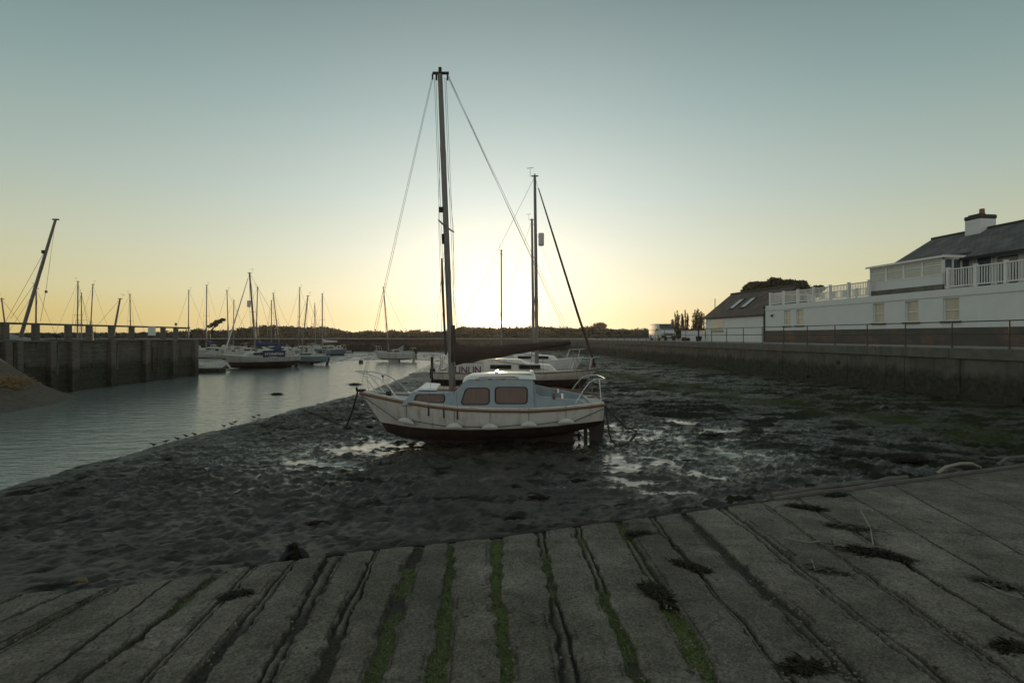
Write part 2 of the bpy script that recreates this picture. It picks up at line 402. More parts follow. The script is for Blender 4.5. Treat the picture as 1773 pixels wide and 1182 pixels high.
def water_material():
    m = bpy.data.materials.new('creek_water'); m.use_nodes = True; t = m.node_tree; p = t.nodes['Principled BSDF']
    p.inputs['Base Color'].default_value = (.19, .215, .195, 1); p.inputs['Roughness'].default_value = .09; p.inputs['IOR'].default_value = 1.33
    co = t.nodes.new('ShaderNodeTexCoord'); prev = None
    for sc, st, stren, dist in ((1.5, (.6, 1.8, 1), .55, .07), (4.2, (.6, 1.7, 1), .7, .035), (11, (.7, 1.4, 1), .4, .016)):
        mp = t.nodes.new('ShaderNodeMapping'); mp.inputs['Scale'].default_value = st; mp.inputs['Rotation'].default_value = (0, 0, R(12)); t.links.new(co.outputs['Object'], mp.inputs[0])
        n = t.nodes.new('ShaderNodeTexNoise'); n.inputs['Scale'].default_value = sc; n.inputs['Detail'].default_value = 4; t.links.new(mp.outputs[0], n.inputs[0])
        b = t.nodes.new('ShaderNodeBump'); b.inputs['Strength'].default_value = stren; b.inputs['Distance'].default_value = dist; t.links.new(n.outputs[0], b.inputs['Height'])
        if prev is not None: t.links.new(prev, b.inputs['Normal'])
        prev = b.outputs[0]
    t.links.new(prev, p.inputs['Normal'])
    return m
wx0, wx1, wy0, wy1 = -60, -4, -20, 80
o = MB().add([(wx0, wy0, WZ), (wx1, wy0, WZ), (wx1, wy1, WZ), (wx0, wy1, WZ)], [(0, 1, 2, 3)]).build('creek_water', water_material())
tag(o, 'rippled creek water reflecting the evening sky', kind='structure')

# ------------------------------------------------------------------ slipway of worn concrete planks
def slipz(x, y): return SLIPZ + .06 * np.maximum(edge_y(x) - y, 0)
def SP(u, v):
    z = SLIPZ
    for _ in range(30):
        p = P(u, v, z); z = float(slipz(p.x, p.y))
    return P(u, v, z)
GAPS = [((203, 1016), (0, 1125), .05, .3), ((299, 1001), (56, 1182), .03, .1), ((376, 990), (137, 1182), .05, .35), ((442, 981), (244, 1182), .035, 0), ((513, 969), (335, 1182), .05, .0),
        ((579, 961), (452, 1182), .06, .1), ((655, 951), (545, 1182), .055, .1), ((721, 945), (642, 1182), .055, .4), ((784, 939), (751, 1182), .055, .6), ((860, 931), (871, 1182), .055, .95),
        ((934, 921), (992, 1182), .05, .6), ((1000, 911), (1112, 1182), .045, .5), ((1069, 903), (1238, 1182), .05, .7), ((1127, 895), (1370, 1182), .04, .25), ((1185, 888), (1497, 1182), .05, .1),
        ((1250, 879), (1640, 1182), .05, .1), ((1318, 870), (1685, 1125), .045, .1), ((1380, 861), (1773, 1100), .036, .0), ((1460, 850), (1773, 1030), .02, 0), ((1545, 839.5), (1773, 960), .022, 0)]
lines = []
for (tu, tv), (bu, bv), hw, gr in GAPS:
    T = SP(tu, tv); B = SP(bu, bv); d = (B - T); lines.append([T.x, T.y, d.x / d.y, hw * (1.4 if hw > .03 else .85), gr])     # x as a function of y
first = lines[0]
for k in range(1, 5): lines.insert(0, [first[0] - .42 * k, float(edge_y(first[0] - .42 * k)), first[2] + .06 * k, .04, .2])
last = lines[-1]
for k in range(1, 6): lines.append([last[0] + 1.3 * k, float(edge_y(last[0] + 1.3 * k)), last[2] + .0 * k, .012, 0])
NR = 560; YB = -.6
tt = np.linspace(0, 1, NR)
cols = []; gapf = []; grn = []; hts = []
def line_xy(ln, t):
    y = ln[1] + (YB - ln[1]) * t; x = ln[0] + (y - ln[1]) * ln[2]; return x, y
rs = np.random.RandomState(4)
for i, ln in enumerate(lines):
    x0, y0 = line_xy(ln, tt); hw = ln[3]
    wob = .05 * (fbm(tt * 18, tt * 0 + i * 7.7, 3, 201) - .5) * min(1, hw / .04)
    wl = hw * np.clip(-.15 + 1.5 * fbm(tt * 48, tt * 0 + i * 3.3, 5, 211) + 1.1 * (vnoise(tt * 5, tt * 0 + i * 2.7, 213) - .3), .3, 2); wr = hw * np.clip(-.15 + 1.5 * fbm(tt * 48, tt * 0 + i * 5.1, 5, 221) + 1.1 * (vnoise(tt * 5, tt * 0 + i * 4.9, 223) - .3), .3, 2)
    fill = np.clip((fbm(tt * 5.5, tt * 0 + i * 11.3, 2, 231) - .45 + (.0 if ln[4] > .3 else .1)) * 9, 0, 1) * (.6 if ln[4] > .9 else 1)
    if hw < .03: fill = fill * 0
    for q in (-1.55, -1.15, -1.0, -.8, -.55, -.2, .2, .55, .8, 1.0, 1.15, 1.55):
        w = wl if q < 0 else wr
        cols.append((x0 + wob + w * q, y0)); a = abs(q)
        ins = 1.0 if a <= .85 else (.6 if a <= 1.0 else 0)
        crack = 1.0 if .5 < a < .9 else 0.0
        dep = .05 if hw > .03 else .03
        hts.append(-dep * ins * (1 - fill) - fill * (dep * crack + .006 * ins)); gapf.append(ins * (1 - fill) + fill * crack * .9); grn.append(ln[4] * ins * (1 - fill * .8) + tt * 0)
    if i < len(lines) - 1:
        nx = lines[i + 1]; xa, ya = line_xy(nx, tt); cur = ln
        for k in (.22, .31, .4, .5, .6, .69, .78):
            cols.append((x0 * (1 - k) + xa * k, y0 * (1 - k) + ya * k)); hts.append(tt * 0 + .006 * (1 - abs(k - .5) * 2)); gapf.append(tt * 0); grn.append(tt * 0)
CXs = np.stack([c[0] for c in cols], 1); CYs = np.stack([c[1] for c in cols], 1); H = np.stack(hts, 1); GF = np.stack(gapf, 1); GRN = np.stack(grn, 1)
ys0 = CYs[0].copy(); CYs[0] = edge_y(CXs[0])
Z = slipz(CXs, CYs) + H + .012 * (fbm(CXs * 3, CYs * 3, 3, 241) - .5) + .016 * (fbm(CXs * 14, CYs * 14, 3, 243) - .5)
hole = vnoise(CXs * 5, CYs * 5, 245)
GRN = np.clip(GRN * np.clip(5 * fbm(CXs * 2.6, CYs * 2.0, 4, 247) - 1.9 + 1.2 * GRN, 0, 1) * 1.2, 0, 1)
TONE = .82 + .36 * vnoise(np.arange(CXs.shape[1])[None, :] / 19.0 * 1.0 + 0 * CXs, 0 * CXs, 249)
# front face of the slipway down into the mud
CXs = np.vstack([CXs[:1], CXs]); CYs = np.vstack([CYs[:1] + .02, CYs]); Z = np.vstack([Z[:1] * 0 - .3, Z]); GF = np.vstack([GF[:1] * 0 + .6, GF]); GRN = np.vstack([GRN[:1] * 0, GRN]); TONE = np.vstack([TONE[:1], TONE])
def slip_material():
    m = bpy.data.materials.new('worn_concrete'); m.use_nodes = True; t = m.node_tree; p = t.nodes['Principled BSDF']
    co = t.nodes.new('ShaderNodeTexCoord')
    def noise(sc, det=8, rg=.65):
        n = t.nodes.new('ShaderNodeTexNoise'); n.inputs['Scale'].default_value = sc; n.inputs['Detail'].default_value = det; n.inputs['Roughness'].default_value = rg
        t.links.new(co.outputs['Object'], n.inputs[0]); return n.outputs[0]
    def rmp(fac, a, b, c0, c1):
        r = t.nodes.new('ShaderNodeValToRGB'); t.links.new(fac, r.inputs[0])
        r.color_ramp.elements[0].position = a; r.color_ramp.elements[0].color = (*c0, 1); r.color_ramp.elements[1].position = b; r.color_ramp.elements[1].color = (*c1, 1); return r.outputs[0]
    def mix(f, a, b, mode='MIX'):
        x = t.nodes.new('ShaderNodeMix'); x.data_type = 'RGBA'; x.blend_type = mode
        if isinstance(f, float): x.inputs[0].default_value = f
        else: t.links.new(f, x.inputs[0])
        for i, c in ((6, a), (7, b)):
            if isinstance(c, tuple): x.inputs[i].default_value = (*c, 1)
            else: t.links.new(c, x.inputs[i])
        return x.outputs[2]
    def attr(n): a = t.nodes.new('ShaderNodeAttribute'); a.attribute_name = n; return a.outputs['Fac']
    c = rmp(noise(2.2), .3, .7, (.12, .108, .087), (.225, .205, .17))
    sp = rmp(noise(70, 3), .34, .42, (.25, .25, .25), (1, 1, 1)); c = mix(.75, c, sp, 'MULTIPLY')
    v = t.nodes.new('ShaderNodeTexVoronoi'); v.inputs['Scale'].default_value = 55; t.links.new(co.outputs['Object'], v.inputs[0])
    peb = rmp(v.outputs['Color'], .2, .9, (.5, .48, .42), (1.5, 1.5, 1.45)); c = mix(.7, c, peb, 'MULTIPLY')
    st = rmp(noise(.9, 5), .42, .62, (.5, .5, .45), (1, 1, 1)); c = mix(.8, c, st, 'MULTIPLY')
    pit = rmp(noise(9, 3, .5), .27, .31, (.25, .24, .2), (1, 1, 1)); c = mix(1.0, c, pit, 'MULTIPLY')
    tn = t.nodes.new('ShaderNodeVectorMath'); tn.operation = 'SCALE'; t.links.new(c, tn.inputs[0]); t.links.new(attr('tone'), tn.inputs['Scale']); c = tn.outputs[0]
    vc = t.nodes.new('ShaderNodeTexVoronoi'); vc.feature = 'DISTANCE_TO_EDGE'; vc.inputs['Scale'].default_value = .9
    dn = t.nodes.new('ShaderNodeTexNoise'); dn.inputs['Scale'].default_value = 3.5; dn.inputs['Detail'].default_value = 6; t.links.new(co.outputs['Object'], dn.inputs[0])
    dm = t.nodes.new('ShaderNodeVectorMath'); dm.operation = 'MULTIPLY_ADD'; t.links.new(dn.outputs['Color'], dm.inputs[0]); dm.inputs[1].default_value = (.5, .5, 0); t.links.new(co.outputs['Object'], dm.inputs[2]); t.links.new(dm.outputs[0], vc.inputs[0])
    ck = rmp(vc.outputs['Distance'], .003, .012, (.35, .34, .3), (1, 1, 1)); c = mix(.6, c, ck, 'MULTIPLY')
    gcol = rmp(noise(30, 5), .35, .65, (.014, .0125, .009), (.06, .054, .04))
    c = mix(attr('gap'), c, gcol)
    green = rmp(noise(45, 5), .35, .7, (.05, .06, .012), (.17, .19, .04))
    c = mix(attr('green'), c, green)
    t.links.new(c, p.inputs['Base Color']); p.inputs['Roughness'].default_value = .82; p.inputs['Specular IOR Level'].default_value = .3
    b = t.nodes.new('ShaderNodeBump'); b.inputs['Strength'].default_value = .8; b.inputs['Distance'].default_value = .02; t.links.new(noise(38, 8, .7), b.inputs['Height'])
    b2 = t.nodes.new('ShaderNodeBump'); b2.inputs['Strength'].default_value = .5; b2.inputs['Distance'].default_value = .01; t.links.new(v.outputs['Distance'], b2.inputs['Height']); t.links.new(b.outputs[0], b2.inputs['Normal'])
    t.links.new(b2.outputs[0], p.inputs['Normal'])
    return m
MSLIP = slip_material()
slip = np_mesh('slipway', np.stack([CXs, CYs, Z], -1).reshape(-1, 3), grid_faces(CXs.shape[1], CXs.shape[0])[:, ::-1], MSLIP, smooth=True, attrs={'gap': GF, 'green': GRN, 'tone': TONE})
tag(slip, 'sloping slipway of worn concrete planks', kind='structure')
# hard standing behind the camera that the slipway climbs to
xs = np.linspace(-9, 16, 20); ysb = [YB + .02, -4, -16]
o = np_mesh('hard_standing', np.array([(x, y, float(slipz(np.array(x), np.array(YB))) - .012 + (0 if y > -1 else .3)) for y in ysb for x in xs]), grid_faces(20, 3), MSLIP, smooth=True, attrs={'gap': np.zeros(60), 'green': np.zeros(60), 'tone': np.ones(60)})
tag(o, 'concrete yard above the slipway', kind='structure')

# ------------------------------------------------------------------ materials
M_white = mat('white_gelcoat', (.74, .73, .68), .35, .12, 2.5, grime=((.5, .48, .4), .56, 5))
M_hull = mat('weathered_white_hull', (.62, .61, .54), .38, .14, 3, grime=((.36, .32, .24), .53, 7))
M_offw = mat('cream_gelcoat', (.66, .64, .55), .4, .12, 3, grime=((.42, .4, .33), .55, 5))
M_blue = mat('pale_blue_paint', (.30, .36, .385), .45, .2, 4, grime=((.24, .3, .32), .58, 6))
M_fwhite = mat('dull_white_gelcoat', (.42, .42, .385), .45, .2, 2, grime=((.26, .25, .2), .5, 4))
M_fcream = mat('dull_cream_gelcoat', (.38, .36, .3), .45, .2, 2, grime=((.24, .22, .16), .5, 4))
M_deck = mat('deck_nonslip', (.5, .5, .46), .7, .25, 5, .2, 90)
M_anti = mat('rust_red_antifouling', (.05, .026, .018), .75, .5, 4, .4, 30, grime=((.05, .04, .03), .5, 5))
M_antib = mat('dark_antifouling', (.05, .042, .038), .75, .4, 4, .4, 30)
M_antibl = mat('blue_antifouling', (.05, .09, .16), .7, .4, 4, .3, 30)
M_wood = mat('varnished_teak', (.2, .09, .045), .5, .4, 6, .3, 40, stretch=(1, 8, 8))
M_oldwood = mat('weathered_timber', (.15, .135, .11), .85, .5, 3, .6, 18, stretch=(1, 1, 7))
M_plank = mat('dark_wet_planks', (.125, .115, .095), .8, .5, 2.5, .6, 14, stretch=(1, 1, 6), grime=((.035, .035, .028), .5, 2))

M_plankwet = mat('weeded_planks', (.035, .034, .024), .7, .6, 3, .9, 12, grime=((.06, .05, .035), .58, 3))
M_ptide = tide_mat('tide_marked_planks', None, (.02, .02, .013), 1.35, M_plank)
M_posttide = tide_mat('tide_marked_posts', None, (.024, .023, .015), 1.1, M_oldwood)
M_alu = mat('anodised_aluminium', (.2, .195, .175), .55, .2, 3, metal=.35)
M_steel = mat('stainless_tube', (.6, .6, .58), .28, .1, 5, metal=1.0)
M_wire = mat('rigging_wire', (.11, .11, .1), .5, .2, 5, metal=.3)
M_rope = mat('dark_rope', (.05, .045, .035), .9, .4, 60, .5, 200)
M_sail = mat('brown_sail_cover', (.05, .03, .022), .85, .45, 4, .5, 8, stretch=(1, 1, 3))
M_blues = mat('navy_sail_cover', (.02, .05, .13), .85, .35, 4, .5, 8)
M_whites = mat('white_sail_cover', (.62, .6, .55), .85, .2, 4, .5, 8)
M_curtain = mat('brown_curtain', (.14, .08, .055), .9, .35, 22, .5, 60, stretch=(1, 1, .15))
M_glassd = mat('dark_window_glass', (.02, .023, .025), .08, .2, 2)
M_rub = mat('black_rubber', (.02, .02, .02), .75, .3, 8)
M_fend = mat('white_vinyl_fender', (.55, .55, .5), .5, .2, 8)
M_conc = mat('stained_concrete', (.145, .132, .11), .9, .4, 1.4, .6, 16, grime=((.07, .066, .055), .5, 2.2))
M_concdark = mat('weed_dark_concrete', (.042, .042, .03), .85, .5, 2.5, .9, 12, grime=((.075, .07, .055), .6, 3))
M_tide = tide_mat('tide_marked_concrete', None, (.024, .024, .016), 1.25, M_conc)
M_cope = mat('coping_concrete', (.16, .15, .128), .9, .35, 2, .5, 20, grime=((.1, .095, .08), .52, 2))
M_pave = mat('promenade_concrete', (.22, .21, .19), .9, .3, 1, .3, 20)
M_render = mat('white_render', (.67, .69, .67), .8, .06, 1.5, .25, 40, grime=((.72, .74, .70), .6, 1.5))
M_trim = mat('white_trim_paint', (.78, .78, .74), .5, .1, 4)
M_blindrefl = mat('cream_blind_reflection', (.52, .48, .39), .6, .18, 3, stretch=(1, 1, .3))  # cream of the blinds also stands in for sunset sky reflected in the glass
M_darkrail = mat('painted_rail_steel', (.07, .072, .068), .6, .4, 8, metal=.3, grime=((.13, .07, .04), .55, 6))
M_sign = mat('white_sign_board', (.7, .72, .7), .6, .1, 3)
M_clay = mat('terracotta', (.32, .13, .07), .85, .3, 8)
M_cowl = mat('dark_chimney_band', (.05, .05, .045), .85, .3, 8)
M_glassb = mat('conservatory_glass', (.1, .14, .17), .06, .2, 2)
M_skyl = mat('skylight_glass', (.3, .36, .38), .04, .1, 2)
M_tarp = mat('grey_tarpaulin', (.2, .22, .22), .7, .3, 2, .6, 3)
M_leaf = mat('dark_foliage', (.03, .034, .015), .8, .55, .5)
M_leafp = mat('pine_foliage', (.035, .048, .024), .8, .5, 1)
M_bark = mat('bark', (.06, .045, .03), .9, .4, 6, .6, 14)
M_weed = mat('brown_seaweed', (.026, .023, .012), .8, .5, 25, .6, 60, spec=.2)
M_oweed = mat('olive_weed', (.05, .05, .018), .6, .5, 25)
M_gweed = mat('green_weed', (.12, .15, .035), .7, .5, 25)
M_twig = mat('bleached_twig', (.3, .27, .21), .85, .3, 30)
M_shing = mat('sandy_shingle', (.11, .094, .07), .95, .45, 5, .9, 30)
M_straw = mat('dry_straw', (.38, .25, .1), .85, .4, 20)
M_bird = mat('dark_plumage', (.035, .032, .028), .8, .4, 30)
M_letter = mat('maroon_lettering', (.085, .03, .045), .6, .2, 8)
M_navy = mat('navy_canvas', (.02, .035, .09), .85, .3, 6)
M_hullblue = mat('grey_blue_hull', (.13, .19, .23), .45, .2, 3)
M_chain = mat('rusty_chain', (.05, .035, .025), .8, .4, 60, metal=.4)

def brick_mat():
    m = bpy.data.materials.new('brick_plinth'); m.use_nodes = True; t = m.node_tree; p = t.nodes['Principled BSDF']
    co = t.nodes.new('ShaderNodeTexCoord'); mp = t.nodes.new('ShaderNodeMapping'); mp.inputs['Rotation'].default_value = (R(90), 0, R(90)); t.links.new(co.outputs['Object'], mp.inputs[0])
    b = t.nodes.new('ShaderNodeTexBrick'); b.inputs['Scale'].default_value = 1.0; b.inputs['Brick Width'].default_value = .24; b.inputs['Row Height'].default_value = .085; b.inputs['Mortar Size'].default_value = .009
    b.inputs[1].default_value = (.2, .095, .06, 1); b.inputs[2].default_value = (.11, .075, .055, 1); b.inputs[3].default_value = (.15, .14, .12, 1)
    cb = t.nodes.new('ShaderNodeCombineXYZ'); sx = t.nodes.new('ShaderNodeSeparateXYZ'); t.links.new(co.outputs['Object'], sx.inputs[0]); t.links.new(sx.outputs[1], cb.inputs[0]); t.links.new(sx.outputs[2], cb.inputs[1]); t.links.new(cb.outputs[0], b.inputs[0])
    n = t.nodes.new('ShaderNodeTexNoise'); n.inputs['Scale'].default_value = .8; n.inputs['Detail'].default_value = 6; t.links.new(co.outputs['Object'], n.inputs[0])
    mr = t.nodes.new('ShaderNodeMapRange'); mr.inputs[1].default_value = .36; mr.inputs[2].default_value = .54; t.links.new(n.outputs[0], mr.inputs[0])
    x = t.nodes.new('ShaderNodeMix'); x.data_type = 'RGBA'; t.links.new(mr.outputs[0], x.inputs[0]); t.links.new(b.outputs[0], x.inputs[6]); x.inputs[7].default_value = (.085, .078, .068, 1)
    t.links.new(x.outputs[2], p.inputs['Base Color']); p.inputs['Roughness'].default_value = .9
    return m
def slate_mat(name, c1, c2):
    m = bpy.data.materials.new(name); m.use_nodes = True; t = m.node_tree; p = t.nodes['Principled BSDF']
    co = t.nodes.new('ShaderNodeTexCoord'); sx = t.nodes.new('ShaderNodeSeparateXYZ'); cb = t.nodes.new('ShaderNodeCombineXYZ'); t.links.new(co.outputs['Object'], sx.inputs[0]); t.links.new(sx.outputs[1], cb.inputs[0]); t.links.new(sx.outputs[0], cb.inputs[1])
    b = t.nodes.new('ShaderNodeTexBrick'); b.inputs['Scale'].default_value = 1.0; b.inputs['Brick Width'].default_value = .3; b.inputs['Row Height'].default_value = .2; b.inputs['Mortar Size'].default_value = .012; b.inputs['Bias'].default_value = -.1
    b.inputs[1].default_value = (*c1, 1); b.inputs[2].default_value = (*c2, 1); b.inputs[3].default_value = (.02, .02, .02, 1); t.links.new(cb.outputs[0], b.inputs[0])
    n = t.nodes.new('ShaderNodeTexNoise'); n.inputs['Scale'].default_value = 1.3; n.inputs['Detail'].default_value = 6; t.links.new(co.outputs['Object'], n.inputs[0])
    x = t.nodes.new('ShaderNodeMix'); x.data_type = 'RGBA'; mr = t.nodes.new('ShaderNodeMapRange'); mr.inputs[1].default_value = .45; mr.inputs[2].default_value = .7; t.links.new(n.outputs[0], mr.inputs[0]); t.links.new(mr.outputs[0], x.inputs[0]); t.links.new(b.outputs[0], x.inputs[6]); x.inputs[7].default_value = tuple(c * 1.5 for c in c1) + (1,)
    t.links.new(x.outputs[2], p.inputs['Base Color']); p.inputs['Roughness'].default_value = .75
    bm = t.nodes.new('ShaderNodeBump'); bm.inputs['Strength'].default_value = .8; bm.inputs['Distance'].default_value = .03; t.links.new(b.outputs['Fac'], bm.inputs['Height']); bm.invert = True; t.links.new(bm.outputs[0], p.inputs['Normal'])
    return m
M_brick = brick_mat(); M_slate = slate_mat('grey_slates', (.095, .09, .085), (.06, .06, .058)); M_tile = slate_mat('brown_tiles', (.075, .05, .04), (.05, .036, .03))

# ------------------------------------------------------------------ right and far quays
QZ = 2.40
def qx(y, off=0.0): return QX0 - QK * y + off
YC = 95.0; XC = qx(YC)
# promenade and land behind (one L-shaped sheet reaching the horizon)
b = MB()
b.add([(qx(-25, .3), -25, QZ - .01), (900, -25, QZ - .01), (900, YC + .3, QZ - .01), (XC + .3, YC + .3, QZ - .01)], [(0, 1, 2, 3)])
b.add([(-900, YC + .3, QZ - .01), (900, YC + .3, QZ - .01), (900, 1240, QZ - .01), (-900, 1240, QZ - .01)], [(0, 1, 2, 3)])
tag(b.build('promenade', M_pave), 'pale promenade and ground behind the quays', kind='structure')

rg = random.Random(3)
def quay(name, label, a, c, n_out, step, cat='quay'):
    """concrete quay: lower weedy zone, panelled face, overhanging coping; a->c along, n_out outward"""
    a = Vector(a); c = Vector(c); d = (c - a); ln = d.length; d.normalize(); n = Vector(n_out).normalized()
    t = empty(name, (a.x, a.y, 0), 0, label, cat)
    M = Matrix(((d.x, n.x, 0), (d.y, n.y, 0), (0, 0, 1)))
    def build(mb, nm, m, **k):
        mb.v = [tuple(M @ Vector(v)) for v in mb.v]; return mb.build(nm, m, t, **k)
    face = MB(); low = MB(); x = 0
    while x < ln:
        w = step * rg.uniform(.7, 1.35); x1 = min(x + w, ln); o = rg.uniform(0, .035); zz = .35 + rg.uniform(-.1, .2)
        face.box((x + .012, -.5, -.3), (x1 - .012, .0 + o, 1.93)); low.box((x, -.5, -.6), (x1, .07 + o + rg.uniform(0, .08), zz)); x = x1
    face.box((0, -.5, -.6), (ln, -.03, 1.92))
    build(face, 'wall_face', M_tide); build(low, 'weedy_footing', M_concdark)
    cp = MB(); x = 0
    while x < ln: x1 = min(x + step * 3.1, ln); cp.box((x + .006, -.55, 1.935), (x1 - .006, .11, QZ)); x = x1
    build(cp, 'coping', M_cope, bevel=.03)
    return t, build
q_right, bq = quay('quay_wall', 'long stained concrete quay wall on the right with weedy foot', (qx(-4), -4, 0), (XC, YC, 0), (-1, -.14, 0), 1.25)
h = MB()
for y in (21.1, 33.6): h.tube([(y * 1.0, .02, 1.42), (y, .06, 1.42)], .13, 10)
bq(h, 'drain_pipe', M_rub)
q_far, bq2 = quay('quay_wall', 'distant concrete quay wall across the head of the creek', (XC - .1, YC, 0), (-120, YC + 8, 0), (0, -1, 0), 2.2)

def railing(name, label, pts, m, ht=1.15, rails=(1.13, .6), rp=.028, group=None):
    t = empty(name, pts[0], 0, label, 'railing', group); p0 = Vector(pts[0])
    pr = MB(); pr.tube([Vector(p) - p0 + Vector((0, 0, 0)) for p in [(pts[0][0], pts[0][1], pts[0][2])]] * 1 + [Vector(p) - p0 for p in pts[1:]], .001, 3) if False else None
    for p in pts:
        q = Vector(p) - p0
        MB().tube([(q.x, q.y, q.z - .02), (q.x, q.y, q.z + ht)], rp, 8).tube([(q.x, q.y, q.z), (q.x, q.y, q.z + .03)], rp * 2.2, 8).build('post', m, t)
    for z in rails: MB().tube([(Vector(p) - p0) + Vector((0, 0, z)) for p in pts], rp * .85, 8).build('rail', m, t, smooth=True)
    return t
rz = [1748, 1648.5, 1567.8, 1501.5, 1445.7, 1397.7, 1356.7]
def yq(u, off=.3): return (QX0 + off) / ((u - CU) / F + QK)
ys = [yq(u) for u in rz]; st = (ys[-1] - ys[0]) / 6
ys = [ys[0] - st * k for k in range(5, 0, -1)] + ys
while ys[-1] + st < YC - 1: ys.append(ys[-1] + st)
railing('quay_railing', 'two-rail dark steel railing along the right-hand promenade', [(qx(y, .3), y, QZ) for y in ys], M_darkrail)
xs = []; x = XC - .4
while x > -118: xs.append(x); x -= 2.6
railing('quay_railing', 'distant thin two-rail railing on the quay across the water', [(x, YC + .35 + (XC - x) * .06, QZ) for x in xs], M_darkrail, rp=.035)

# ------------------------------------------------------------------ timber pier on the left
PX = -24.0; PTOP = 2.62
pier = empty('timber_pier', (PX, 0, 0), 0, 'dark weathered timber plank pier with posts standing in the creek', 'pier')
def yp(u): return PX * F / (u - CU)
y_end = yp(339)
ed = [yp(v) for v in (-260, -120, 7, 27, 85, 124, 190, 250, 297, 335)]
lo = MB(); hi = MB(); rg = random.Random(8)
for k in range(13):                                              # planks one above the other
    z0 = -.7 + k * .255; m_ = lo if z0 < .95 else hi
    y = 5.0
    while y < y_end:
        y1 = min(y + rg.uniform(3, 5.2), y_end); o = rg.uniform(-.02, .03)
        m_.box((-.12, y + .004, z0 + .006), (o, y1 - .004, z0 + .25)); y = y1
hi.box((-.5, y_end - .1, -.7), (-.12, y_end, PTOP - .02)); 
hi.build('plank_wall', M_ptide, pier); lo.build('weeded_plank_wall', M_ptide, pier)
MB().box((-4.5, y_end - .1, -.7), (-.5, y_end + .02, PTOP - .02)).build('end_wall', M_plankwet, pier)
for i, y in enumerate(ed):
    w = (.34, .3, .36, .3, .34, .5, .4, .42, .38, .45)[i]
    MB().box((-.02, y - w / 2, -.8), (.26, y + w / 2, PTOP + rg.uniform(-.12, .12))).build('face_post', M_posttide, pier, bevel=.03)
    if i % 2 == 0: MB().beam((.1, y + w, .9), (.1, y + w * 1.25, PTOP - .15), .1, .12).build('brace', M_oldwood, pier)
MB().box((-.3, 5, PTOP - .02), (.14, y_end, PTOP + .06)).box((-1.3, 5, PTOP - .1), (-.32, y_end, PTOP - .03)).build('cap_beam', M_oldwood, pier, bevel=.02)
hp = [yp(u) for u in (-330, -190, -80, 15, 68, 124, 160, 198, 233, 287, 309)]
for y in hp: MB().box((-.3, y - .14, PTOP), (-.08, y + .14, PTOP + .86)).build('handrail_post', M_oldwood, pier, bevel=.02)
MB().beam((-.19, 5, PTOP + .9), (-.19, y_end - .5, PTOP + .9), .14, .1).build('handrail', M_oldwood, pier)
MB().tube([(-.6, y_end - 1.2, PTOP), (-.6, y_end - 1.2, PTOP + .85), (-.6, y_end - .2, PTOP + .85), (-.6, y_end - .2, PTOP)], .03, 8).build('steel_hoop', M_darkrail, pier)
lad = MB(); yl = yp(266)
for s in (-.22, .22): lad.beam((.13, yl + s, .6), (.13, yl + s, PTOP - .4), .05, .06)
for k in range(7): lad.beam((.13, yl - .22, .75 + .24 * k), (.13, yl + .22, .75 + .24 * k), .04, .04)
lad.build('ladder', M_darkrail, pier)
sy = yp(262); so = empty('notice_board', (PX + .02, sy, PTOP + .55), 0, 'small plain white notice board on the handrail of the timber pier', 'sign')
MB().box((0, -.36, -.22), (.03, .36, .36)).build('board', M_sign, so, bevel=.01)

# mound of sandy shingle against the pier
ms = 70
gx, gy = np.meshgrid(np.linspace(-34, -17.5, ms), np.linspace(12, 29.5, ms))
axx = np.stack([gx, gy], -1)
c0 = P(-60, 640, 0); 
rx = (gx + 25.6) / 4.8; ry = (gy - 20.2) / 6.5
ang = rx * rx + ry * ry
mzv = WZ - .5 + 5.6 * np.exp(-1.6 * ang ** 1.1) + .12 * (fbm(gx * .8, gy * .8, 4, 301) - .5) + .05 * (fbm(gx * 4, gy * 4, 3, 305) - .5)
mo = np_mesh('shingle_mound', np.stack([gx, gy, mzv], -1).reshape(-1, 3), grid_faces(ms, ms), M_shing, smooth=True)
tag(mo, 'low mound of sandy shingle rising beside the pier', kind='structure')
sb = MB(); rg = random.Random(12)
for k in range(420):
    u = rg.gauss(25, 18); v = rg.gauss(661, 6.5); p = None
    # walk the view line down to the mound
    for Y in np.arange(18, 27, .15):
        q = PD(u, v, Y); i = int((q.x + 34) / 16.5 * (ms - 1)); j = int((q.y - 12) / 17.5 * (ms - 1))
        if 0 <= i < ms and 0 <= j < ms and q.z <= mzv[j, i]: p = q; break
    if p is None: continue
    a = rg.uniform(0, 6.28); l = rg.uniform(.08, .3); d = Vector((math.cos(a) * l, math.sin(a) * l * .6, rg.uniform(.0, .05)))
    sb.beam(p + Vector((0, 0, .01)) - d * .5, p + d * .5 + Vector((0, 0, .02)), .022, .012)
tag(sb.build('dry_straw', M_straw), 'scattered orange-brown straw lying on the shingle mound', kind='stuff')

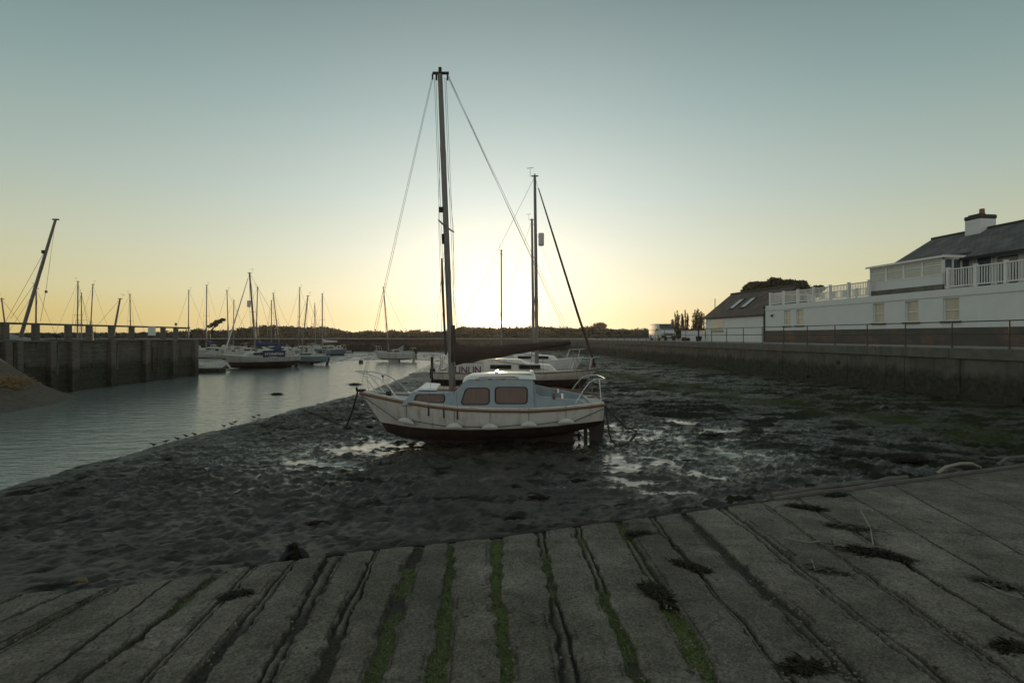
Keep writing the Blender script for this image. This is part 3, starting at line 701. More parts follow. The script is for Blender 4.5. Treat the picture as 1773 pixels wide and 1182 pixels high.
# ------------------------------------------------------------------ boats: hull builder
def hull_parts(st, parent, m_top, m_bot, m_deck, nb=7, ntp=8, transom=True, power=.42, drop=.05):
    """st: list of (x, half beam at sheer, z sheer, z boot, z keel, half beam at boot)"""
    top = MB(); bot = MB()
    def sec(s):
        x, hb, zs, zb, zk, bb = s[:6]; xk = s[6] if len(s) > 6 else x
        lo = []; up = []
        for i in range(nb + 1):
            t = i / nb; lo.append((xk + (x - xk) * (zk + (zb - zk) * t - zk) / max(zs - zk, 1e-6), bb * (t ** power), zk + (zb - zk) * t))
        for i in range(ntp + 1):
            t = i / ntp; zz = zb + (zs - zb) * t; up.append((xk + (x - xk) * (zz - zk) / max(zs - zk, 1e-6), bb + (hb - bb) * (1 - (1 - t) ** 1.7), zz))
        return lo, up
    S = [sec(s) for s in st]
    for sg in (1, -1):
        for mbx, k, nseg in ((bot, 0, nb), (top, 1, ntp)):
            vs = []; fs = []; n = nseg + 1
            for q in S: vs += [(p[0], sg * p[1], p[2]) for p in q[k]]
            for i in range(len(S) - 1):
                for j in range(nseg):
                    f = (i * n + j, (i + 1) * n + j, (i + 1) * n + j + 1, i * n + j + 1); fs.append(f if sg < 0 else f[::-1])
            mbx.add(vs, fs)
    if transom:
        for mbx, k in ((bot, 0), (top, 1)):
            q = S[0][k]; n = len(q); mbx.add([(p[0], p[1], p[2]) for p in q] + [(p[0], -p[1], p[2]) for p in q], [(i, i + 1, n + i + 1, n + i) for i in range(n - 1)])
    h = top.build('hull', m_top, parent, smooth=True); bo = bot.build('hull_bottom', m_bot, parent, smooth=True)
    dk = MB(); vs = []; n = 7
    for s in st:
        for j in range(n):
            t = j / (n - 1) * 2 - 1; vs.append((s[0], s[1] * t * .985, s[2] - drop + .05 * (1 - t * t) * min(1, s[1])))
    dk.add(vs, [(i * n + j, i * n + j + 1, (i + 1) * n + j + 1, (i + 1) * n + j) for i in range(len(st) - 1) for j in range(n - 1)])
    dk.build('deck', m_deck, parent, smooth=True)
    return h, bo

# ------------------------------------------------------------------ the near boat: a motor sailer broadside on
YM = 14.2
mbt = empty('motor_sailer', (0, YM, 0), 0, 'nearest sailing boat, white hull and pale blue cabin with red-brown bottom, aground on the mud', 'sailing boat')
# local frame: x = world x, y = toward the far side, bow at -x
st = [(2.36, .80, 1.19, .72, .56, .66), (1.9, .93, 1.155, .69, .40, .80), (1.2, 1.06, 1.105, .635, .25, .95), (.4, 1.14, 1.075, .59, .16, 1.03), (-.5, 1.15, 1.085, .555, .13, 1.03), (-1.3, 1.09, 1.11, .53, .12, .95),
      (-2.0, .96, 1.165, .525, .13, .78), (-2.6, .78, 1.225, .53, .10, .56), (-3.15, .54, 1.29, .54, .13, .33, -2.9), (-3.6, .30, 1.345, .555, .20, .15, -3.13), (-3.95, .11, 1.385, .565, .27, .05, -3.3), (-4.13, .03, 1.405, .575, .30, .012, -3.38)]
hull, hbot = hull_parts(st, mbt, M_hull, M_anti, M_deck, power=.36)
# rubbing strake and toe rail
rl = MB()
for sg in (-1, 1): rl.tube([(s[0], sg * (s[1] + .012), s[2] - .055) for s in st], [.034] * len(st), 8)
rl.tube([(2.375, -.8, 1.135), (2.39, 0, 1.16), (2.375, .8, 1.135)], .032, 8)
rl.build('rubbing_strake', M_wood, mbt, smooth=True)
tr = MB()
for sg in (-1, 1): tr.tube([(s[0], sg * max(s[1] - .03, .0), s[2] + .012) for s in st], .02, 6)
tr.build('toe_rail', M_offw, mbt, smooth=True)
# ballast keel with propeller aperture, rudder
kp = [(-2.9, .3), (-2.3, .02), (-1.5, -.3), (1.50, -.3), (1.58, .02), (1.5, .12), (1.52, .3), (1.6, .42), (1.85, .46), (1.85, -.3), (1.96, -.3), (1.96, .6), (-2.9, .6)]
kb = MB(); kb.prism([(-3.0, .34), (-2.3, .0), (-1.2, -.3), (1.66, -.3), (1.70, .05), (1.65, .14), (1.67, .3), (1.75, .42), (1.8, .66), (-2.6, .62)], -.075, .075)
kb.prism([(1.70, .40), (1.95, .42), (1.95, -.3), (2.04, -.3), (2.04, .7), (1.70, .7)], -.05, .05)
kb.build('keel', M_anti, mbt)
rd = MB(); rd.prism([(2.10, -.1), (2.44, -.1), (2.52, .62), (2.44, .74), (2.045, .70), (2.045, .40), (2.10, .36)], -.035, .035); rd.build('rudder', M_antib, mbt, bevel=.015)
pr = MB(); pr.tube([(1.6, 0, .22), (1.82, 0, .22)], .03, 8); pr.blob((1.82, 0, .22), (.07, .05, .05), j=0)
for k in range(3):
    a = k * 2.094 + .3; pr.add([(1.80, .03 * math.cos(a + 1.57), .22 + .03 * math.sin(a + 1.57)), (1.84, .05 * math.cos(a - 1.57), .22 + .05 * math.sin(a - 1.57)), (1.85, .15 * math.cos(a - .35), .22 + .15 * math.sin(a - .35)), (1.79, .15 * math.cos(a + .35), .22 + .15 * math.sin(a + .35))], [(0, 1, 2, 3)])
pr.build('propeller', M_chain, mbt)
# cabin trunk (forward) and wheelhouse: lofted with tumblehome
def house(poly, hw, tum, m, name, parent, base_z, crown=.05, bevel=.03):
    """poly: side profile (x, z); walls lean in by tum per metre above base_z"""
    mb = MB(); n = len(poly); vs = []
    for y in (-1, 1):
        for x, z in poly: vs.append((x, y * (hw - tum * max(0, z - base_z)), z))
    fs = [tuple(range(n)), tuple(range(2 * n - 1, n - 1, -1))] + [(i, n + i, n + (i + 1) % n, (i + 1) % n) for i in range(n)]
    mb.add(vs, fs)
    return mb.build(name, m, parent, bevel=bevel)
CW = .84
house([(-2.86, 1.12), (-2.58, 1.475), (-1.50, 1.46), (-1.42, 1.1)], CW - .04, .14, M_blue, 'fore_cabin', mbt, 1.1)
house([(-1.58, 1.0), (-1.475, 1.47), (-1.17, 1.80), (.55, 1.83), (.57, 1.0)], CW, .12, M_blue, 'wheelhouse', mbt, 1.05)
# white roof moulding
wr = MB()
prof = [(-1.22, 1.765), (-1.10, 1.832), (-.5, 1.866), (.1, 1.868), (.60, 1.845), (.60, 1.80)]
hw = CW - .08
sects = []
for x, z in ((-1.27, 1.755), (-1.1, 1.845), (-.6, 1.868), (0., 1.87), (.61, 1.845)):
    sects.append([(x, -hw - .02, z - .055), (x, -hw + .05, z - .01), (x, -.4, z + .03), (x, 0, z + .045), (x, .4, z + .03), (x, hw - .05, z - .01), (x, hw + .02, z - .055)])
wr.loft(sects, closed=True); wr.build('roof', M_white, mbt, smooth=True)
# windscreen, windows with curtains
def rrect(u0, v0, u1, v1, r, sl=0.0, n=4):
    pts = []
    for cx, cy, a0 in ((u1 - r, v0 + r, -90), (u1 - r, v1 - r, 0), (u0 + r, v1 - r, 90), (u0 + r, v0 + r, 180)):
        for k in range(n + 1):
            a = R(a0 + 90 * k / n); x = cx + r * math.cos(a); y = cy + r * math.sin(a)
            pts.append((x + sl * (y - v0) * (1 if x < (u0 + u1) / 2 else 0) * 1.0, y))
    return pts
def side_window(pts, hw, tum, base_z, parent, m, off=.014, frame=M_rub):
    for sg in (-1, 1):
        yy = lambda z: sg * (hw - tum * max(0, z - base_z) + off)
        cx = sum(p[0] for p in pts) / len(pts); cz = sum(p[1] for p in pts) / len(pts)
        fr = MB(); n = len(pts)
        inn = [(x, yy(z), z) for x, z in pts]; out = [(cx + (x - cx) * 1.06 + (.012 if x > cx else -.012), yy(z) - sg * .004, cz + (z - cz) * 1.06 + (.012 if z > cz else -.012)) for x, z in pts]
        back = [(x, y - sg * .03, z) for x, y, z in out]
        fr.add(inn + out + back, [(i, (i + 1) % n, n + (i + 1) % n, n + i) for i in range(n)] + [(n + i, n + (i + 1) % n, 2 * n + (i + 1) % n, 2 * n + i) for i in range(n)])
        w = fr.build('window_frame', frame, parent)
        MB().add([(x, y - sg * .002, z) for x, y, z in inn], [tuple(range(n)) if sg > 0 else tuple(range(n))[::-1]]).build('pane', m, w)
def pane_mat():
    m = MATS['brown_curtain'].copy(); m.name = 'curtained_pane'; p = m.node_tree.nodes['Principled BSDF']; p.inputs['Coat Weight'].default_value = .6; p.inputs['Coat Roughness'].default_value = .05; return m
M_pane = pane_mat()
side_window(rrect(-1.30, 1.17, -.60, 1.56, .09, .35), CW, .12, 1.05, mbt, M_pane)
side_window(rrect(-.41, 1.19, .37, 1.585, .09, -.0), CW, .12, 1.05, mbt, M_pane)
side_window(rrect(-2.50, 1.21, -1.75, 1.40, .07, .3), CW - .04, .14, 1.1, mbt, M_pane)
ws = MB()
for y0, y1 in ((-.6, -.04), (.04, .6)): ws.add([(-1.452 - .02, y0, 1.52), (-1.452 - .02, y1, 1.52), (-1.215 - .02, y1 * .93, 1.775), (-1.215 - .02, y0 * .93, 1.775)], [(0, 1, 2, 3)])
ws.build('windscreen', M_glassd, mbt)
# roof hatch, hand rails, fore hatch
rh = MB(); rh.box((-.45, -.42, 1.89), (-.37, .42, 1.965)); rh.box((.5, -.42, 1.88), (.58, .42, 1.965)); rh.box((-.4, -.40, 1.90), (.52, .40, 1.925)); rh.build('roof_hatch', M_white, mbt, bevel=.012)
for sg in (-1, 1):
    hr = MB(); yy = sg * (hw - .02); hr.tube([(-.88, yy, 1.79), (-.84, yy, 1.83), (.08, yy, 1.85), (.12, yy, 1.81)], .018, 6)
    for x in (-.88, -.56, -.22, .12): hr.cbox((x, yy, 1.795 + (x + .88) * .02), (.1, .03, .06))
    hr.build('grab_rail', M_wood, mbt)
fh = MB(); fh.add([(-2.48, -.62, 1.50), (-1.95, -.62, 1.49), (-1.95, .2, 1.50), (-2.48, .2, 1.50), (-2.42, -.6, 1.555), (-1.97, -.6, 1.545), (-1.97, .2, 1.60), (-2.36, .2, 1.63)], [(0, 3, 2, 1), (4, 5, 6, 7), (0, 1, 5, 4), (1, 2, 6, 5), (2, 3, 7, 6), (3, 0, 4, 7)]); fh.build('fore_hatch', M_white, mbt, bevel=.01)
MB().box((-1.93, -.45, 1.463), (-1.5, .45, 1.50)).build('mast_pad', M_wood, mbt)
# cockpit coamings and well
for sg in (-1, 1):
    cm = MB(); y0 = sg * .70
    prof = [(.56, 1.06), (2.1, 1.13), (2.05, 1.24), (1.55, 1.34), (.66, 1.52 if sg > 0 else 1.42), (.56, 1.78)]
    if sg < 0: prof = [(.56, 1.06), (1.95, 1.12), (1.75, 1.255), (.75, 1.345), (.62, 1.42), (.56, 1.75)]
    cm.prism(prof, y0 - .03, y0 + .03); cm.build('coaming', M_blue, mbt, bevel=.008)
ck = MB(); ck.box((.6, -.68, 1.03), (2.05, .68, 1.12)); ck.box((2.0, -.6, 1.1), (2.08, .6, 1.22)); ck.build('cockpit_well', M_deck, mbt)
bk = MB(); bk.add([(.575, -.7, 1.1), (.575, .7, 1.1), (.575, .66, 1.79), (.575, -.66, 1.79)], [(0, 1, 2, 3)]); bk.add([(.59, -.26, 1.12), (.59, .26, 1.12), (.59, .24, 1.72), (.59, -.24, 1.72)], [(0, 1, 2, 3)]); bk.build('companionway', M_wood, mbt)
wn = MB()
for y in (-.62, .62): wn.tube([(1.3, y, 1.3), (1.3, y, 1.4)], [.06, .045], 12)
wn.build('winch', M_steel, mbt)
cl = MB(); cl.box((1.04, -.73, 1.28), (1.12, -.69, 1.42)); cl.build('vent_box', M_wood, mbt)
tl = MB(); tl.tube([(2.35, 0, 1.3), (1.7, .05, 1.42), (1.1, .1, 1.5)], [.03, .025, .02], 8); tl.build('tiller', M_wood, mbt)
# pulpit and pushpit tubes (near and far sides)
pu = MB(); tip = (-4.27, 0, 1.955)
for sg in (-1, 1):
    pu.tube([tip, (-4.13, sg * .16, 1.945), (-3.8, sg * .34, 1.90), (-3.45, sg * .50, 1.78), (-3.2, sg * .6, 1.58), (-2.95, sg * .68, 1.27)], .0135, 8)
    pu.tube([(-4.02, sg * .22, 1.935), (-3.55, sg * .31, 1.35)], .0125, 8)
pu.build('pulpit', M_steel, mbt, smooth=True)
ps = MB()
for sg in (-1, 1):
    ps.tube([(1.62, sg * .86, 1.19), (1.82, sg * .80, 1.5), (2.0, sg * .74, 1.72), (2.15, sg * .68, 1.78), (2.42, sg * .64, 1.80)], .0135, 8)
    ps.tube([(2.26, sg * .67, 1.79), (2.3, sg * .72, 1.2)], .0125, 8)
ps.tube([(2.42, -.64, 1.80), (2.44, 0, 1.80), (2.42, .64, 1.80)], .0135, 8)
ps.build('pushpit', M_steel, mbt, smooth=True)
bow = MB(); bow.cbox((-4.1, 0, 1.43), (.22, .14, .07)); bow.tube([(-4.22, 0, 1.42), (-4.22, 0, 1.52)], .03, 8); bow.build('bow_roller', M_rub, mbt); MB().cbox((-3.35, 0, 1.34), (.14, .1, .14)).build('mooring_bollard', M_rub, mbt, bevel=.02)
# chainplates: the three dark straps on the near topsides, and across
for sg in (-1, 1):
    for x in (-2.12, -1.72, -1.37):
        hbx = float(np.interp(-x, [-2.36, -1.9, -1.2, -.4, .5, 1.3, 2.0, 2.6], [.8, .93, 1.06, 1.14, 1.15, 1.09, .96, .78])); zs = float(np.interp(-x, [1.3, 2.0, 2.6], [1.11, 1.165, 1.225]))
        MB().box((x - .016, sg * hbx - .014, zs - .30), (x + .016, sg * hbx + .014, zs - .05)).build('chainplate', M_rub, mbt)
# mast, spreaders, lamp, boom with sail
mb0 = Vector((-1.62, 0, 1.47)); mt0 = Vector((-1.955, 0, 10.0))
def mpt(z): t = (z - mb0.z) / (mt0.z - mb0.z); return mb0.lerp(mt0, t)
ma = MB(); ma.tube([mb0, mpt(3), mpt(5), mpt(7), mpt(9), mt0], [.085, .082, .08, .077, .07, .064], 12)
mast = ma.build('mast', M_alu, mbt, smooth=True)
sp = MB(); c = mpt(5.87); sp.tube([c + Vector((-.1, -.72, .02)), c, c + Vector((.13, .72, .0))], [.018, .026, .018], 8); sp.build('spreader', M_alu, mast)
lt = MB(); c = mpt(6.33); lt.cbox(c + Vector((-.12, -.02, 0)), (.11, .1, .14)); lt.build('steaming_lamp', M_rub, mast, bevel=.01)
mh = MB(); c = mt0; mh.cbox(c + Vector((.02, 0, .04)), (.44, .07, .05)); mh.tube([c + Vector((0, 0, .06)), c + Vector((0, 0, .19))], .045, 10); mh.cbox(c + Vector((-.2, -.03, -.07)), (.04, .04, .14)); mh.cbox(c + Vector((.2, .03, -.07)), (.04, .04, .14)); mh.cbox(c + Vector((-.09, -.06, -.1)), (.05, .04, .16)); mh.build('masthead_fitting', M_rub, mast)
pole = MB(); pole.tube([mpt(5.0) + Vector((-.14, -.1, 0)), mpt(4.3) + Vector((-.145, -.1, 0)), mpt(2.4) + Vector((-.13, -.1, 0))], [.02, .035, .03], 8); pole.build('spinnaker_pole', M_antib, mast)
for z in (5.45, 5.55, 5.62):
    MB().cbox(mpt(z) + Vector((-.09, -.03, 0)), (.07, .06, .1)).build('cleat', M_rub, mast)
bo_a = Vector((-1.53, 0, 2.36)); bo_b = Vector((1.62, .25, 2.73))
MB().tube([bo_a, bo_b], .045, 10).build('boom', M_alu, mbt)
sc_ = MB(); secs = []
rg = random.Random(5)
for i in range(15):
    t = i / 14; p = bo_a.lerp(bo_b, t); hgt = .26 * (1 - t) ** .9 + .09; wd = .13 * (1 - t) + .055
    if i == 0: hgt = .42
    up = hgt * (.6 if i else .9); dn = .20 * (1 - t) + .05
    ring = []
    for k in range(12):
        a = 2 * math.pi * k / 12; r = 1 + rg.uniform(-.1, .1); ring.append((p.x, p.y + wd * math.cos(a) * r, p.z + (up if math.sin(a) > 0 else dn) * math.sin(a) * r))
    secs.append(ring)
sc_.loft(secs); sc_.build('furled_mainsail', M_sail, mbt, smooth=True)
lm = MB(); secs = []
for i in range(9):
    t = i / 8; p = mpt(2.2 + 1.0 * t); r_ = .115 - .03 * t
    secs.append([(p.x + .05 + r_ * 1.0 * math.cos(2 * math.pi * k / 10), p.y + r_ * .85 * math.sin(2 * math.pi * k / 10), p.z) for k in range(10)])
lm.loft(secs); lm.build('sail_collar', M_sail, mbt, smooth=True)
# rigging
rgm = MB(); T = mt0 + Vector((0, 0, .02))
W_ = .0046
def wire(a, b, r=W_, sag=0.0):
    a = Vector(a); b = Vector(b); rgm.tube([a, a.lerp(b, .5) - Vector((0, 0, sag)), b] if sag else [a, b], r, 4)
near_tip = mpt(5.87) + Vector((-.1, -.72, .02)); far_tip = mpt(5.87) + Vector((.13, .72, 0))
wire(T + Vector((-.2, 0, -.02)), (-4.12, 0, 1.45)); wire(T + Vector((-.18, 0, -.05)), (-3.95, 0, 1.95)); wire((-3.95, 0, 1.95), (-3.9, 0, 1.42))
wire(T + Vector((.2, 0, -.02)), (2.38, -.3, 1.2)); wire(T + Vector((.22, .03, -.02)), (2.3, .4, 1.2))
for tp, sg in ((near_tip, -1), (far_tip, 1)):
    wire(T + Vector((.05 * -sg * 1, sg * .05, -.05)), tp); wire(tp, (-1.72, sg * 1.02, 1.12))
    wire(mpt(5.75), (-2.12, sg * .94, 1.14)); wire(mpt(5.75), (-1.37, sg * 1.08, 1.1))
for dx in (-.15, -.11, .13, .17): wire(mt0 + Vector((dx, -.03, -.1)), mpt(3.0) + Vector((dx * 1.1, -.05, 0)), .005)
wire(mt0 + Vector((.2, 0, -.05)), bo_b + Vector((0, 0, .05)), .005)
wire(bo_b, (1.9, 0, 1.2), .007)
rgm.build('rigging', M_wire, mbt)
# lifelines of light line along near side with fenders hung on
def hb_at(x): return float(np.interp(-x, [-2.36, -1.9, -1.2, -.4, .5, 1.3, 2.0, 2.6, 3.15, 3.6, 3.95], [.8, .93, 1.06, 1.14, 1.15, 1.09, .96, .78, .54, .30, .11]))
fx = [(-2.72, .68), (-1.45, .60), (-.55, .60), (.42, .66), (1.36, .72)]
rp = MB(); rope = [(-4.02, -.12, 1.28)]
for i, (x, z) in enumerate(fx):
    y = -hb_at(x) + .03
    rope += [(x - .2, y - .01, z + .03), (x, y - .05, z + .13), (x + .2, y - .01, z + .03)]
rope += [(2.36, -.8, 1.05)]
rp.tube(rope, .009, 5); rp.build('fender_rope', M_rope, mbt)
for x, z in fx:
    y = -hb_at(x) - .03; f = MB(); ti = .06 if x > -2.5 and x < 1 else (-.05 if x < -2 else .05)
    pts = []
    for k in range(9):
        t = k / 8; s = math.sin(math.pi * min(max(t, .02), .98)) ** .55; pts.append(s)
    xs_ = [x - .2 + .4 * k / 8 for k in range(9)]
    f.tube([(xx, y, z + (.0 if x > -2.5 else -(xx - x) * .25) + .05 * (1 - ((xx - x) / .2) ** 2)) for xx in xs_], [max(.02, .088 * q) for q in pts], 12)
    fo = f.build('fender', M_fend, mbt, smooth=True)
    MB().tube([(x, y + .02, z + .1), (x, -hb_at(x) - .012, z + .45)], .006, 4).build('lanyard', M_rope, fo)

# mooring lines of the near boat
def line(name, label, pts, r, m=M_rope, cat='mooring line'):
    o = MB().tube(pts, r, 6).build(name, m, None, smooth=True); return tag(o, label, cat)
def chain_pts(a, b, sag, n=12):
    a = Vector(a); b = Vector(b); return [a.lerp(b, i / n) - Vector((0, 0, sag * 4 * (i / n) * (1 - i / n))) for i in range(n + 1)]
bc = P(598, 739, mudz(-4.6, 14.2) + .03)
line('mooring_chain', 'dark chain hanging from the bow of the nearest boat to a puddle', chain_pts((-4.2, 14.2, 1.38), (bc.x, bc.y, bc.z), .12), .025, M_chain)
pts = [P(u, v, 0) for u, v in ((598, 740), (560, 725), (525, 711))]
line('mooring_chain', 'dark chain lying on the mud left of the bow', [(p.x, p.y, mudz(p.x, p.y) + .02) for p in pts], .025, M_chain)
e1 = P(1102, 750, .0)
line('mooring_line', 'taut dark rope from the stern down to the mud on the right', [(2.38, 13.6, 1.1), (3.0, 13.75, .5), (e1.x, e1.y, mudz(e1.x, e1.y) + .03)], .022)
e2 = P(1064, 748, 0)
line('mooring_line', 'slack dark rope drooping beside the rudder', [(2.42, 13.5, 1.1), (2.47, 13.45, .6), (2.55, 13.5, .25), (2.72, 13.6, .05), (3.0, 13.6, mudz(3, 13.6) + .03), (e1.x, e1.y, mudz(e1.x, e1.y) + .02)], .022)
e3 = P(1100, 676, 0)
line('mooring_line', 'rope running back over the mud beyond the stern', [(2.36, 14.8, 1.1), (3.3, 17, .75), (e3.x, e3.y, mudz(e3.x, e3.y) + .03)], .02)

# ------------------------------------------------------------------ general yacht builder for the other boats
def yacht(label, mast_xy, z0, heading, Ln, masttop, lean=(0, 0), hullm=None, botm=None, boom=None, boomdir=-1, cabin=True, beam=None, fb=None, group='yachts moored in the harbour', mastr=.065, spreader=True,
          furl=False, fore=.42, name='moored_yacht', windows=2, heel=0.0, keel='bilge', rudder=True, wr=.011, pulpit=True, sprayhood=None, radar=None, cabinm=None, outboard=False, backst=True, zk=.06, zb=None):
    B = (beam or Ln * .34); fb = fb or (.78 + .035 * Ln)
    hullm = hullm or M_white; botm = botm or M_antib; cabinm = cabinm or hullm
    t = empty(name, (mast_xy[0], mast_xy[1], z0), heading, label, 'yacht', group); t.rotation_euler = (heel, 0, heading)
    x0 = -(1 - fore) * Ln; x1 = fore * Ln; zb = zb or zk + .24
    def S(s):
        x = x0 + Ln * s; h = B / 2 * float(np.interp(s, [0, .2, .45, .7, .85, .95, 1], [.70, .9, 1, .86, .55, .22, .02])); zs = zb + (fb - .1) * float(np.interp(s, [0, .4, .7, 1], [.78, .74, .85, 1.06]))
        kz = zk + .22 * max(0, (.25 - s) / .25) + .12 * max(0, (s - .75) / .25); bb = h * float(np.interp(s, [0, .3, .6, .85, 1], [.84, .9, .88, .65, .2]))
        xk = x - (Ln * .10 * max(0, (s - .8) / .2)); return (x, h, zs, zb, kz, bb, xk)
    ss = [0, .12, .25, .4, .55, .68, .8, .88, .95, 1]
    stt = [S(s) for s in ss]; hull_parts(stt, t, hullm, botm, M_deck, 4, 5)
    rb = MB()
    for sg in (-1, 1): rb.tube([(s[0], sg * (s[1] + .005), s[2] - .03) for s in stt], .028, 5)
    rb.build('gunwale', M_offw if hullm is not M_offw else M_wood, t, smooth=True)
    kk = MB()
    if keel == 'bilge':
        for sg in (-1, 1): kk.prism([(x0 + Ln * .36, .22), (x0 + Ln * .40, -.4), (x0 + Ln * .58, -.4), (x0 + Ln * .66, .22)], sg * B * .22 - .05, sg * B * .22 + .05)
    else: kk.prism([(x0 + Ln * .08, .3), (x0 + Ln * .10, -.4), (x0 + Ln * .66, -.4), (x0 + Ln * .85, .25)], -.09, .09)
    kk.build('keel', botm, t)
    if rudder: MB().prism([(x0 - .02, -.1), (x0 + .30, -.12), (x0 + .1, .6), (x0 - .12, .7)], -.03, .03).build('rudder', botm, t)
    zd = stt[4][2]
    if cabin:
        xa, xb = x0 + Ln * .30, x0 + Ln * .76; hc = B * .31; hgt = .2 * B; zdl = zd - .06
        poly = [(xa, zdl - .05), (xb, zdl + .02), (xb - .38, zdl + hgt * .75), (xa + (xb - xa) * .55, zdl + hgt * .95), (xa + (xb - xa) * .5, zdl + hgt * 1.25), (xa + .05, zdl + hgt * 1.4)]
        cb = MB(); n = len(poly); vs = []
        for y in (-1, 1):
            for x, z in poly: vs.append((x, y * (hc - .18 * (z - zdl)) * (1 if x < xb - .5 else .72), z))
        cb.add(vs, [tuple(range(n)), tuple(range(2 * n - 1, n - 1, -1))] + [(i, n + i, n + (i + 1) % n, (i + 1) % n) for i in range(n)])
        cbo = cb.build('cabin', cabinm, t, bevel=.04)
        for sg in (-1, 1):
            for k in range(windows):
                wx = xa + (xb - xa) * (.10 + .38 * k / max(1, windows - 1)) if windows > 1 else xa + .4; wl = (xb - xa) * (.28 if windows == 2 else .2); y = sg * (hc - .18 * hgt * .5 + .012)
                MB().box((wx, min(y, y - sg * .02), zdl + hgt * .42), (wx + wl, max(y, y - sg * .02), zdl + hgt * .80)).build('window', M_glassd, cbo)
        if sprayhood:
            sh = MB(); hs = []
            for i in range(6):
                a = i / 5 * 1.5; hs.append([(xa + .55 - .75 * math.sin(a) * 1.0, hc * .95 * math.cos(k / 8 * math.pi), zdl + hgt * 1.15 + (.12 + .5 * math.sin(a)) * math.sin(k / 8 * math.pi)) for k in range(9)])
            sh.loft(hs, closed=False, caps=False); sh.build('sprayhood', sprayhood, t, smooth=True)
        MB().box((xa - Ln * .2, -hc * .8, zdl - .1), (xa - .02, hc * .8, zdl + .02)).box((xa - Ln * .22, hc * .8, zdl - .1), (xa, hc * .9, zdl + .22)).box((xa - Ln * .22, -hc * .9, zdl - .1), (xa, -hc * .8, zdl + .22)).build('cockpit', cabinm, t, bevel=.02)
    # mast
    mz = zd + (.2 if cabin else 0); H_ = masttop - z0
    inv = Matrix.Rotation(-heading, 3, 'Z'); dl = inv @ Vector((lean[0], lean[1], 0))
    a = Vector((0, 0, mz)); bT = Vector((dl.x, dl.y, H_)); mp = lambda f: a.lerp(bT, f)
    mo = MB().tube([a, mp(.5), bT], [mastr, mastr * .95, mastr * .75], 8).build('mast', M_alu, t, smooth=True)
    fit = MB(); fit.cbox(bT + Vector((0, 0, .03)), (.34, .05, .05)); fit.tube([bT, bT + Vector((0, 0, .14))], .03, 6); fit.tube([bT + Vector((-.22, 0, 0)), bT + Vector((-.22, 0, .42))], .008, 4); fit.tube([bT + Vector((-.38, 0, .40)), bT + Vector((-.06, 0, .44))], .012, 4); fit.build('masthead_fitting', M_rub, mo)
    sw = B * .33
    if spreader: MB().tube([mp(.52) + Vector((0, -sw, 0)), mp(.52), mp(.52) + Vector((0, sw, 0))], .02, 6).build('spreader', M_alu, mo)
    if radar: MB().cbox(mp(radar) + Vector((.27, 0, 0)), (.27, .27, .6)).build('radar_reflector', M_whites, mo, bevel=.05)
    rg_ = MB(); bowp = Vector((x1 - .1, 0, stt[-1][2])); stp = Vector((x0 + .05, 0, stt[0][2]))
    rg_.tube([bT, bowp], wr, 4)
    if backst: rg_.tube([bT, stp], wr, 4)
    for sg in (-1, 1):
        if spreader: rg_.tube([bT, mp(.52) + Vector((0, sg * sw, 0)), Vector((-.1, sg * B * .45, zd))], wr, 4)
        rg_.tube([mp(.5), Vector((-.3, sg * B * .45, zd))], wr, 4); rg_.tube([mp(.5), Vector((.3, sg * B * .43, zd))], wr, 4)
    rg_.build('rigging', M_wire, t)
    if furl:
        f0 = bT.lerp(bowp, .06); MB().tube([f0, f0.lerp(bowp, .3), f0.lerp(bowp, .7), bowp + Vector((-.05, 0, .3))], [.025, .045, .06, .05], 8).tube([bowp + Vector((-.06, 0, .1)), bowp + Vector((-.06, 0, .3))], .09, 8).build('furled_genoa', furl, t, smooth=True)
    if boom:
        ba = mp(.0) + Vector((0, 0, .75)); bb_ = ba + Vector((-Ln * .40, 0, .1))
        bm = MB().tube([ba, bb_], .05, 8).build('boom', M_alu, t)
        sc = MB(); secs = []
        for i in range(9):
            q = i / 8; p = ba.lerp(bb_, q); up = .30 * (1 - q) ** 1.4 + .1; wd = .13 * (1 - q) + .06
            if i == 0: up = .62
            secs.append([(p.x, p.y + wd * math.cos(2 * math.pi * k / 10), p.z + (up if math.sin(2 * math.pi * k / 10) > 0 else .12) * math.sin(2 * math.pi * k / 10)) for k in range(10)])
        sc.loft(secs).build('sail_cover', boom, bm, smooth=True)
    if pulpit:
        pl = MB(); zb_ = stt[-1][2]; zs_ = stt[0][2]; hb = stt[-3][1]
        for sg in (-1, 1):
            pl.tube([(x1 + .1, 0, zb_ + .55), (x1 - .3, sg * hb * .6, zb_ + .53), (x1 - Ln * .14, sg * hb, zb_ + .5), (x1 - Ln * .17, sg * hb * 1.1, zb_ - .1)], .016, 6); pl.tube([(x1 - .25, sg * hb * .4, zb_ + .53), (x1 - .35, sg * hb * .35, zb_ - .05)], .014, 6)
        pl.build('pulpit', M_steel, t)
        pl = MB(); hb = stt[0][1]
        for sg in (-1, 1):
            pl.tube([(x0 + Ln * .12, sg * hb, zs_ - .05), (x0 + Ln * .08, sg * hb, zs_ + .5), (x0, sg * hb * .9, zs_ + .55), (x0 - .06, 0, zs_ + .55)], .016, 6); pl.tube([(x0 + .05, sg * hb * .85, zs_ + .55), (x0 + .1, sg * hb * .85, zs_)], .014, 6)
        pl.build('pushpit', M_steel, t)
    if outboard:
        ob = MB(); ob.box((x0 - .42, .25, zd - .1), (x0 - .12, .5, zd + .35)); ob.box((x0 - .34, .32, .1), (x0 - .2, .43, zd - .1)); ob.build('outboard_motor', M_rub, t, bevel=.04)
    t['_x0'] = x0; t['_x1'] = x1; t['_zd'] = zd; del t['_x0'], t['_x1'], t['_zd']
    return t, dict(x0=x0, x1=x1, zd=zd, B=B, stt=stt)
def at(u, Y): return ((u - CU) / F * Y, Y)
